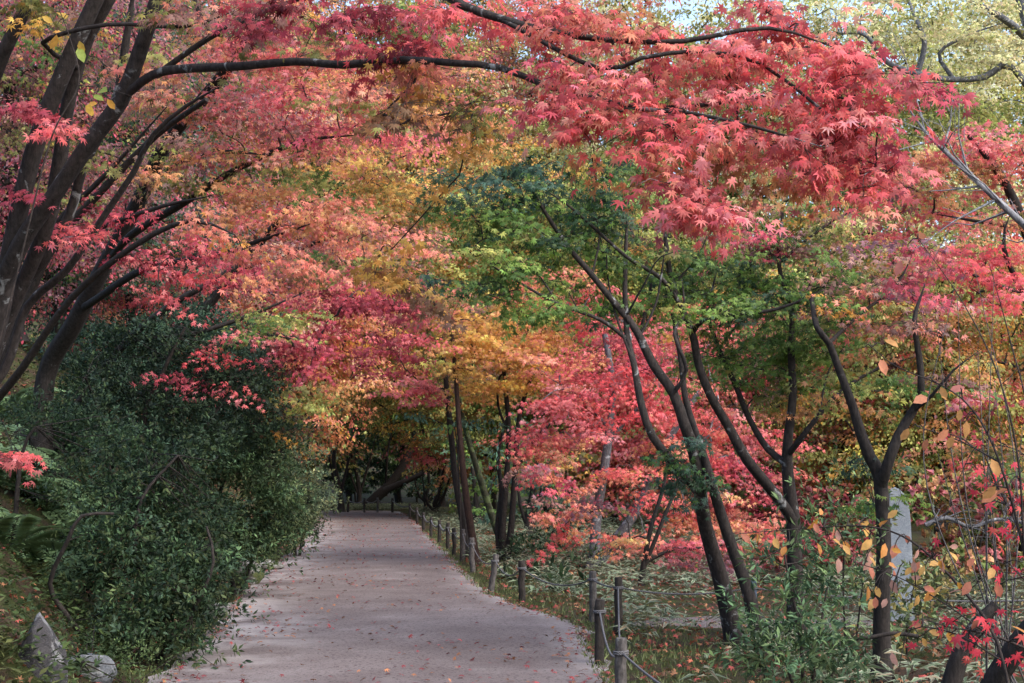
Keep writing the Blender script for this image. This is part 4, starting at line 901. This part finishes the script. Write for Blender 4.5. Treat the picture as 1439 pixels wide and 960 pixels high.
# fallen leaves
mb = MB(); n = 8000
yy = r.uniform(0, 1, n) ** 1.5 * 50 + 8.5; tt = r.uniform(0, 1, n)
tt = np.where(r.uniform(size=n) < .45, tt ** 2.5, np.where(r.uniform(size=n) < .5, 1 - .10 * tt ** 2, tt))
xx = xl(yy) + .1 + tt * (xr(yy) - xl(yy) - .1)
clump = wob(xx, yy, .9, 11) + r.normal(size=n) * .5 > .1
xx, yy = xx[clump], yy[clump]; n = len(xx)
C = np.stack([xx, yy, np.full(n, .038)], -1); a = r.uniform(0, 6.28, n)
T = np.stack([np.cos(a), np.sin(a), r.normal(size=n) * .25], -1)
cc = np.array([(.28, .05, .05), (.2, .04, .045), (.32, .13, .06), (.16, .08, .05)])[r.choice(4, n)] * np.exp(r.normal(size=(n, 1)) * .25)
leaves(mb, MAPLE5, C, T, UP + r.normal(size=(n, 3)) * .3, r.uniform(.022, .046, n), cc)
# on the bank and the right side
n = 16000
yy = r.uniform(0, 1, n) ** 1.5 * 34 + 8; sd = r.uniform(size=n) < .4
xx = np.where(sd, xl(yy) - .2 - r.uniform(0, 1, n) * 4.5, xr(yy) + .2 + r.uniform(0, 1, n) * 6)
C = np.stack([xx, yy, H(xx, yy) + .03], -1); a = r.uniform(0, 6.28, n)
T = np.stack([np.cos(a), np.sin(a), r.normal(size=n) * .5], -1)
cc = np.array([(.24, .07, .04), (.3, .14, .07), (.14, .075, .045), (.34, .07, .06)])[r.choice(4, n)] * np.exp(r.normal(size=(n, 1)) * .25)
leaves(mb, MAPLE5, C, T, UP + r.normal(size=(n, 3)) * .5, r.uniform(.03, .055, n), cc)
tag(mb.build("fallen_leaves", M_DRY), "small fallen maple leaves scattered over the path and the bank", "fallen leaves", kind="stuff")

# ================================================================== FENCE
PH = .57
def GP(px_, py_):
    d = CAM_H / ((py_ - 665) / F) ; 
    cp, sp = math.cos(PITCH), math.sin(PITCH)
    a, b = (px_ - 719.5) / F, (480 - py_) / F
    v = np.array([a, cp - b * sp, sp + b * cp]); t = -CAM_H / v[2]
    return np.array([0, 0, CAM_H]) + v * t
posts = [  # base px, py, lean (dx,dy m), material, label
    ("near", 873, 1006, (0.0, 0), M_POST, "nearest fence post, cut off by the bottom edge, wrapped by a rope"),
    ("b", 843, 932, (0.0, 0), M_POSTD, "dark post at the path edge just behind the nearest fence post"),
    ("c", 868, 892, (.01, 0), M_POSTD, "dark fence post where the rope turns off to the right"),
    ("d", 833, 872, (0.0, 0), M_POST, "pale grey post at the corner left of the turning rope"),
    ("blue", 1058, 896, (0, 0), M_POSTB, "bluish post at the end of the long rope behind the green maple"),
    ("e", 733.5, 845.5, (0, 0), M_POSTD, "upright dark post standing alone right of the leaning one"),
    ("f", 688, 832, (.09, 0), M_POST, "grey fence post leaning to the right"),
    ("g", 664.5, 803, (-.02, 0), M_POST, "fence post in front of the russet trunk"),
    ("h", 650.5, 786, (0, 0), M_POST, "pale fence post at the foot of the straight dark tree"),
    ("i", 638, 779, (0, 0), M_POSTD, "fence post just left of the straight dark tree"),
    ("j", 629, 771, (0, 0), M_POSTD, "second fence post left of the straight dark tree"),
    ("k", 617, 763, (.01, 0), M_POSTD, "third fence post left of the straight dark tree"),
    ("l", 605.5, 755, (0, 0), M_POSTD, "fourth fence post left of the straight dark tree"),
    ("m", 595, 746, (0, 0), M_POSTD, "fence post third from the bend of the far fence"),
    ("n", 586, 736, (0, 0), M_POSTD, "fence post second from the bend of the far fence"),
    ("o", 576, 729, (0, 0), M_POSTD, "fence post at the bend where the far row begins"),
    ("p", 551.5, 720.5, (0, 0), M_POSTD, "far-row fence post at the right, next to the bend"),
    ("q", 530.5, 720.5, (0, 0), M_POST, "far-row fence post in front of the foot of the leaning trunk"),
    ("r", 512, 720.5, (0, 0), M_POSTD, "middle post of the far row across the path end"),
    ("s", 489, 720, (0, 0), M_POSTD, "far-row fence post next to the leftmost one"),
    ("t", 467, 718, (0, 0), M_POSTD, "leftmost fence post of the far row"),
]
top = {}; base_ = {}
for key, x, y, ln, mat, lab in posts:
    g = GP(x, y); z = float(H(g[0], g[1])); h = PH * r.uniform(.96, 1.05) * (1.12 if key in "pqrst" else 1) - z * 0
    root = empty("fence_post", (g[0], g[1], z), lab, "fence post", "posts of the rope fence")
    rr = .043 * r.uniform(.92, 1.08) * (1.15 if g[1] > 40 else 1)
    t = np.linspace(0, 1, 9)[:, None]
    q = np.array([g[0], g[1], z - .12]) + t * np.array([ln[0], ln[1], h + .12]) + .004 * r.normal(size=(9, 3))
    rad = np.full(9, rr); rad[-1] *= .86; q[-1] = q[-2] + (q[-1] - q[-2]) * 1.0
    mb = MB(); tube(mb, np.concatenate([q[:-1], q[-2:-1] + (q[-1:] - q[-2:-1]) * .9, q[-1:]]), np.concatenate([rad[:-1], [rr * .99], [rr * .84]]), 14, .035)
    mb.build("post_shaft", mat, root, smooth=False)
    # rope lashing near the top
    hh = .82
    c = np.array([g[0], g[1], z]) + np.array([ln[0], ln[1], h]) * hh
    if g[1] < 32:
        mb = MB()
        a = np.linspace(0, 6.28 * 2, 40)
        tube(mb, np.stack([c[0] + (rr + .007) * np.cos(a), c[1] + (rr + .007) * np.sin(a), c[2] - .012 + .026 * a / 12.6], -1), .009, 6)
        mb.build("rope_lashing", M_ROPE, root, smooth=True)
    top[key] = c
offs = np.array([1.5, 7.2, .35])
top["off"] = offs
top["offr"] = np.array([6.5, 14.6, .42])
ropes = [("near", "off", .12, "rope trailing from the nearest post to the lower right"), ("b", "near", .16, "sagging rope between the two nearest posts"), ("c", "near", .2, "slack rope hanging from the turning post to the nearest post"),
         ("d", "c", .02, "short rope between the pale corner post and the turning post"), ("c", "blue", .06, "long rope running right behind the green maple"), ("blue", "offr", .1, "rope running on right behind the leafy bush"),
         ("e", "d", .13, "sagging rope between the lone dark post and the pale corner post"), ("f", "e", .14, "deeply sagging rope between the leaning post and the lone dark post"), ("g", "f", .15, "sagging rope between the leaning post and the one by the russet trunk"),
         ("h", "g", .12, "rope between the two posts at the feet of the close trunks")]
seq = "hijklmnopqrst"
far_lab = "rope slung between two posts along the far part of the path"
for a, b in zip(seq[:-1], seq[1:]): ropes.append((a, b, .1, "rope of the far row across the end of the path" if a in "opqrs" else far_lab))
for a, b, sag, lab in ropes:
    A, B = top[a], top[b]
    dvec = norm((B - A) * np.array([1, 1, 0])) * .046
    t = np.linspace(0, 1, 26)[:, None]
    q = (A + dvec) + (B - A - 2 * dvec) * t - UP * (sag * 4 * t * (1 - t))
    mb = MB(); tube(mb, q, 0.0085 if A[1] < 30 else .02, 7)
    tag(mb.build("rope", M_ROPE, smooth=True), lab, "rope", "ropes of the fence")

# ================================================================== ROCKS, STELE, LOGS
def rock(name, label, c, size, mat, seed, peak=0., group="rocks at the left path edge", cat="rock", lean=(0, 0)):
    import bmesh
    r2 = np.random.default_rng(seed)
    bm = bmesh.new(); bmesh.ops.create_icosphere(bm, subdivisions=5, radius=1)
    V = np.array([v.co[:] for v in bm.verts])
    planes = norm(r2.normal(size=(16, 3))); off = r2.uniform(.62, .95, 16)
    D = V.copy()
    for p, o_ in zip(planes, off):
        ex = np.maximum(0, D @ p - o_); D -= ex[:, None] * p * .85
    ph = r2.uniform(0, 6, 6)
    nn = np.sin(D[:, 0] * 5 + ph[0] + 2 * np.sin(D[:, 1] * 4)) * np.sin(D[:, 2] * 6 + ph[1]) * .035 + np.sin(D[:, 0] * 13 + ph[2]) * np.sin(D[:, 1] * 11 + ph[3]) * np.sin(D[:, 2] * 12) * .02
    D *= (1 + nn)[:, None]
    if peak:
        up = np.clip((D[:, 2] + .3) / 1.3, 0, 1); k = 1 - peak * up ** 1.1
        D[:, 0] *= k; D[:, 1] *= k
        D[:, 0] += lean[0] * up
    D = D * np.array(size) + np.array([c[0], c[1], c[2]])
    for v, q in zip(bm.verts, D): v.co = q
    me = bpy.data.meshes.new(name); bm.to_mesh(me); bm.free()
    me.polygons.foreach_set("use_smooth", np.ones(len(me.polygons), bool))
    me.materials.append(mat); o = bpy.data.objects.new(name, me); COL.objects.link(o)
    return tag(o, label, cat, group)
p = P(56, 990, 10.2); rock("rock", "pointed dark rock with white lichen at lower left", (p[0], p[1], float(H(p[0], p[1])) + .04), (.25, .24, .43), M_ROCK, 3, .6, lean=(-.1, 0))
p = P(124, 950, 10.9); rock("rock", "rounded pale grey rock beside the pointed one", (p[0], p[1], .12), (.21, .2, .16), M_ROCKL, 4)
p = P(345, 812, 21); rock("rock", "moss-covered rock at the foot of the mid green shrub", (p[0], p[1], .14), (.28, .25, .22), M_ROCKM, 5)
p = P(300, 862, 16.2); rock("rock", "small mossy stone half hidden under the near shrub's edge", (p[0], p[1], .06), (.18, .2, .13), M_ROCKM, 6)
p = P(372, 795, 24.2); rock("rock", "low flat stone at the path edge below the pale shrub", (p[0], p[1], .06), (.35, .25, .13), M_ROCKM, 8)

# upright pale stone
def stele():
    p = P(1270, 868, 16); z = float(H(p[0], p[1]))
    hh = (868 - 676) / F * 16 + .02
    prof = [(-.155, 0), (-.16, .35), (-.165, .75), (-.16, 1.1), (-.15, 1.3), (-.135, 1.44), (-.12, hh - .03), (-.085, hh), (-.035, hh - .012), (.02, hh - .05), (.065, hh - .12), (.095, hh - .22), (.108, 1.15), (.115, .8), (.12, .4), (.125, 0)]
    import bmesh
    bm = bmesh.new()
    fr_ = [bm.verts.new((a, -.06, b)) for a, b in prof]; bk = [bm.verts.new((a * .9, .10, b * .985)) for a, b in prof]
    bm.faces.new(fr_); bm.faces.new(bk[::-1]); n = len(prof)
    for i in range(n): bm.faces.new((fr_[i], bk[i], bk[(i + 1) % n], fr_[(i + 1) % n]))
    bmesh.ops.recalc_face_normals(bm, faces=bm.faces)
    bmesh.ops.bevel(bm, geom=list(bm.edges), offset=.018, segments=2, affect='EDGES')
    me = bpy.data.meshes.new("standing_stone"); bm.to_mesh(me); bm.free(); me.materials.append(M_STELE)
    o = bpy.data.objects.new("standing_stone", me); COL.objects.link(o); o.location = (p[0], p[1], z - .05); o.rotation_euler = (0, 0, radians(-18))
    tag(o, "pale grey standing stone with a rounded top behind the V-forked maple", "stone")
stele()

def log(name, label, pts, r0, r1, mat, cat="log", group=None, twigs=0, seed=1, settle=False):
    w = np.array([P(*q) for q in pts]); q, rr = smooth_path(w, .08, np.linspace(r0, r1, len(w)))
    r3 = np.random.default_rng(seed)
    root = empty(name, q[0], label, cat, group)
    mb = MB(); tube(mb, q, rr, 9, .08); mb.build("stem", mat, root, smooth=True)
    if twigs:
        mb = MB()
        for k in range(twigs):
            i = int(r3.uniform(.1, .98) * (len(q) - 1)); L = r3.uniform(.15, .5)
            dv = norm(norm(q[min(i + 1, len(q) - 1)] - q[max(i - 1, 0)]) * .7 + r3.normal(size=3) * .6 + UP * .1)
            e = q[i] + dv * L
            tube(mb, np.array([q[i], q[i] + dv * L * .5 + r3.normal(size=3) * .02, e]), [rr[i] * .4 + .001, .003, .0015], 4)
            for _ in range(2):
                dv2 = norm(dv + r3.normal(size=3) * .6); s0 = q[i] + dv * L * r3.uniform(.3, .9)
                tube(mb, np.array([s0, s0 + dv2 * L * .4]), [.002, .001], 4)
        mb.build("twig_spray", mat, root)
    return root
log("fallen_log", "weathered grey log lying at the lower right corner", [(1375, 1000, 7.5), (1405, 945, 7.4), (1445, 890, 7.3), (1500, 830, 7.2)], .06, .055, M_BARK)
log("fallen_log", "dark stub of wood leaning beside the grey log", [(1330, 985, 8), (1350, 920, 8), (1372, 880, 8), (1400, 850, 8)], .06, .03, M_BARK)
log("dead_branch", "thin grey branch lying across the foot of the V-forked maple", [(1165, 915, 10.8), (1190, 900, 10.8), (1222, 896, 10.75), (1255, 890, 10.75), (1290, 894, 10.75)], .012, .015, M_BARK, "branch")
log("fallen_tree", "tangle of grey fallen branches lying behind the standing stone", [(1300, 738, 17), (1330, 728, 17), (1365, 741, 17), (1400, 730, 17), (1450, 736, 17)], .03, .018, M_BARKG, "branch", twigs=40, seed=4)
log("bare_branch", "bare silver branch slanting in from the right edge below the yellow tree", [(1500, 370, 6.5), (1439, 316, 6.5), (1400, 280, 6.5), (1360, 243, 6.5), (1325, 210, 6.5), (1300, 185, 6.5), (1275, 150, 6.5)], .02, .004, M_PALE, "branch", twigs=16, seed=8)
log("fallen_log", "fallen trunk lying at the foot of the leaning tree beyond the far fence", [(540, 690, 62), (560, 681, 62), (580, 672, 62), (604, 660, 62)], .16, .1, M_BARK)

# ================================================================== FOREGROUND SPRIGS, RIGHT
def sprig(name, label, stems, leafpts, shape, s, cols, seed, nper=1, spread=.03, droop=.8, mat=M_TWIG, cat="sapling"):
    r4 = np.random.default_rng(seed)
    W = []
    for pts, r0, r1 in stems:
        w = np.array([P(*q) for q in pts]); W.append(smooth_path(w, .04, np.linspace(r0, r1, len(w))))
    root = empty(name, W[0][0][0], label, cat)
    mb = MB()
    for q, rr in W: tube(mb, q, rr, 5)
    allq = np.concatenate([q for q, _ in W])
    lm = MB()
    for (x, y, d) in leafpts:
        c = P(x, y, d); k = int(np.argmin(np.linalg.norm(allq - c, axis=1)))
        tube(mb, np.array([allq[k], (allq[k] + c) / 2 + UP * .01, c]), [.0024, .0019, .0014], 4)
        for _ in range(nper):
            T = norm(norm(c - allq[k] + 1e-5) * .5 - UP * droop + r4.normal(size=3) * .5)
            nrm = np.array([0, -1, .4]) + r4.normal(size=3) * .45
            col = np.array(cols[r4.integers(len(cols))]) * math.exp(r4.normal() * .15)
            leaves(lm, shape, [c + r4.normal(size=3) * spread], [T], [nrm], [s * r4.uniform(.7, 1.2)], col[None])
    mb.build("stem", mat, root, smooth=True); lm.build("foliage", M_LEAF, root)
    return root
OR = [(.62, .27, .07), (.6, .34, .1), (.55, .2, .12), (.62, .3, .05), (.5, .27, .2)]
r5 = np.random.default_rng(55)
base_pts = [(1040, 750, 5), (1075, 752, 5), (1095, 745, 5), (1110, 765, 5), (1130, 742, 5), (1150, 765, 5), (1165, 735, 5), (1185, 760, 5), (1200, 740, 5), (1215, 735, 5), (1190, 770, 5), (1205, 800, 4.9), (1225, 770, 4.9), (1240, 800, 4.9), (1250, 815, 4.8), (1230, 820, 4.8), (1262, 830, 4.8), (1255, 775, 4.8), (1275, 765, 4.8), (1290, 775, 4.7), (1300, 790, 4.7), (1310, 770, 4.7), (1285, 800, 4.7), (1315, 780, 4.7), (1245, 740, 4.9), (1180, 740, 5), (1270, 790, 4.8), (1335, 840, 4.6), (1290, 890, 4.7), (1270, 880, 4.7), (1360, 830, 4.6), (1385, 790, 4.6), (1395, 815, 4.6), (1350, 860, 4.6), (1265, 945, 4.7), (1330, 905, 4.6), (1320, 890, 4.6), (1400, 860, 4.5)]
base_pts += [(x + r5.normal() * 14, y + r5.normal() * 12, d) for x, y, d in base_pts[5:33]]
sprig("young_cherry", "thin-twigged sapling with orange oval leaves in the right foreground", 
      [([(1440, 1250, 4.3), (1430, 1050, 4.4), (1400, 900, 4.5), (1340, 815, 4.7), (1280, 760, 4.8), (1220, 740, 4.9), (1140, 742, 5), (1040, 750, 5)], .007, .0015), ([(1400, 900, 4.5), (1330, 850, 4.6), (1260, 810, 4.8), (1200, 790, 4.9)], .003, .0012), ([(1340, 815, 4.7), (1360, 830, 4.6), (1395, 800, 4.6)], .003, .0012), ([(1410, 930, 4.5), (1340, 890, 4.6), (1280, 885, 4.7), (1262, 945, 4.7)], .003, .0012)],
      base_pts, OVAL, .05, OR, 201)
pts2 = [(1215, 488, 4.4), (1240, 484, 4.4), (1300, 532, 4.2), (1318, 545, 4.2), (1350, 545, 4.2), (1330, 535, 4.2), (1282, 600, 4.3), (1300, 605, 4.3), (1315, 608, 4.3), (1338, 605, 4.2), (1355, 595, 4.2), (1358, 585, 4.2), (1392, 605, 4.1), (1395, 620, 4.1), (1345, 615, 4.2), (1290, 330, 4.6), (1275, 345, 4.6), (1410, 700, 4.1), (1425, 670, 4.1), (1385, 690, 4.1)]
sprig("young_cherry", "tall thin sapling with a few salmon leaves below the bare branch at right", 
      [([(1520, 1400, 3.9), (1480, 1000, 4), (1440, 780, 4.1), (1405, 650, 4.1), (1370, 580, 4.2), (1330, 545, 4.2), (1260, 515, 4.3), (1225, 488, 4.4)], .0055, .0012), ([(1440, 780, 4.1), (1430, 640, 4.1), (1400, 520, 4.2), (1350, 420, 4.4), (1290, 335, 4.6)], .004, .001), ([(1405, 650, 4.1), (1350, 620, 4.2), (1290, 600, 4.3)], .003, .001), ([(1480, 1000, 4), (1450, 620, 4), (1420, 480, 4.1), (1390, 370, 4.2)], .004, .001)],
      pts2, OVAL, .05, [(.62, .24, .12), (.6, .3, .1), (.6, .22, .17)], 202)
# red maple sapling sprigs
mp = []
for cx, cy, n_, sx, sy in ((1330, 890, 9, 26, 14), (1390, 900, 14, 30, 18), (1420, 720, 16, 22, 34), (1375, 640, 4, 14, 22), (1318, 760, 1, 4, 4), (1425, 800, 8, 16, 20), (1360, 870, 5, 20, 12), (1410, 930, 6, 20, 10), (1400, 660, 6, 20, 16)):
    mp += [(cx + r5.normal() * sx, cy + r5.normal() * sy, 4.6 + r5.normal() * .12) for _ in range(n_)]
sprig("maple_sapling", "small maple sapling with scattered scarlet star leaves at the right edge",
      [([(1560, 1200, 4.5), (1520, 1000, 4.6), (1470, 930, 4.6), (1400, 895, 4.6), (1330, 880, 4.6), (1300, 870, 4.6)], .008, .0012), ([(1540, 1080, 4.5), (1480, 860, 4.6), (1440, 760, 4.6), (1400, 680, 4.6), (1370, 630, 4.6), (1318, 750, 4.6)], .006, .001), ([(1480, 860, 4.6), (1425, 800, 4.6), (1400, 790, 4.6)], .003, .001)],
      mp, MAPLE7, .033, [(.6, .04, .06), (.66, .06, .09), (.62, .1, .08)], 203, spread=.015)
# yellow-leaved twigs between the left trunks
lp = [(75, 12, 7), (80, 35, 7), (98, 20, 7), (140, 118, 7), (143, 130, 7), (150, 140, 7), (195, 145, 7), (118, 135, 7), (105, 75, 7), (100, 60, 7), (130, 140, 7)]
sprig("young_cherry", "few yellow oval leaves on a thin stem among the left maple trunks",
      [([(-60, 700, 7), (20, 400, 7), (70, 200, 7), (110, 120, 7), (100, 60, 7), (80, 5, 7)], .006, .002), ([(110, 120, 7), (150, 125, 7), (195, 138, 7)], .003, .001)],
      lp, OVAL, .085, [(.62, .32, .06), (.6, .38, .07), (.25, .32, .06)], 204)
# bare whippy shrub at right
r6 = np.random.default_rng(66)
b = P(1420, 900, 8.5); b[2] = float(H(b[0], b[1]))
root = empty("bare_shrub", b, "leafless shrub of thin pale whips at the right edge", "shrub")
for k in range(13):
    e = P(r6.uniform(1290, 1450), r6.uniform(360, 700), 8.5 + r6.normal() * .4)
    m = (b + e) / 2 + r6.normal(size=3) * .12 + UP * .2
    mb = MB(); q, rr = smooth_path(np.array([b + r6.normal(size=3) * np.array([.15, .15, 0]) - UP * .05, m, e]), .15, [.006, .004, .0015]); tube(mb, q, rr, 4)
    for _ in range(4):
        i = int(r6.uniform(.4, .95) * len(q)); dv = norm(r6.normal(size=3) + UP * .6) * r6.uniform(.1, .35)
        tube(mb, np.array([q[i], q[i] + dv * .5 + r6.normal(size=3) * .02, q[i] + dv]), [.002, .0016, .001], 3)
    mb.build("whip", M_WHIP, root, smooth=True)
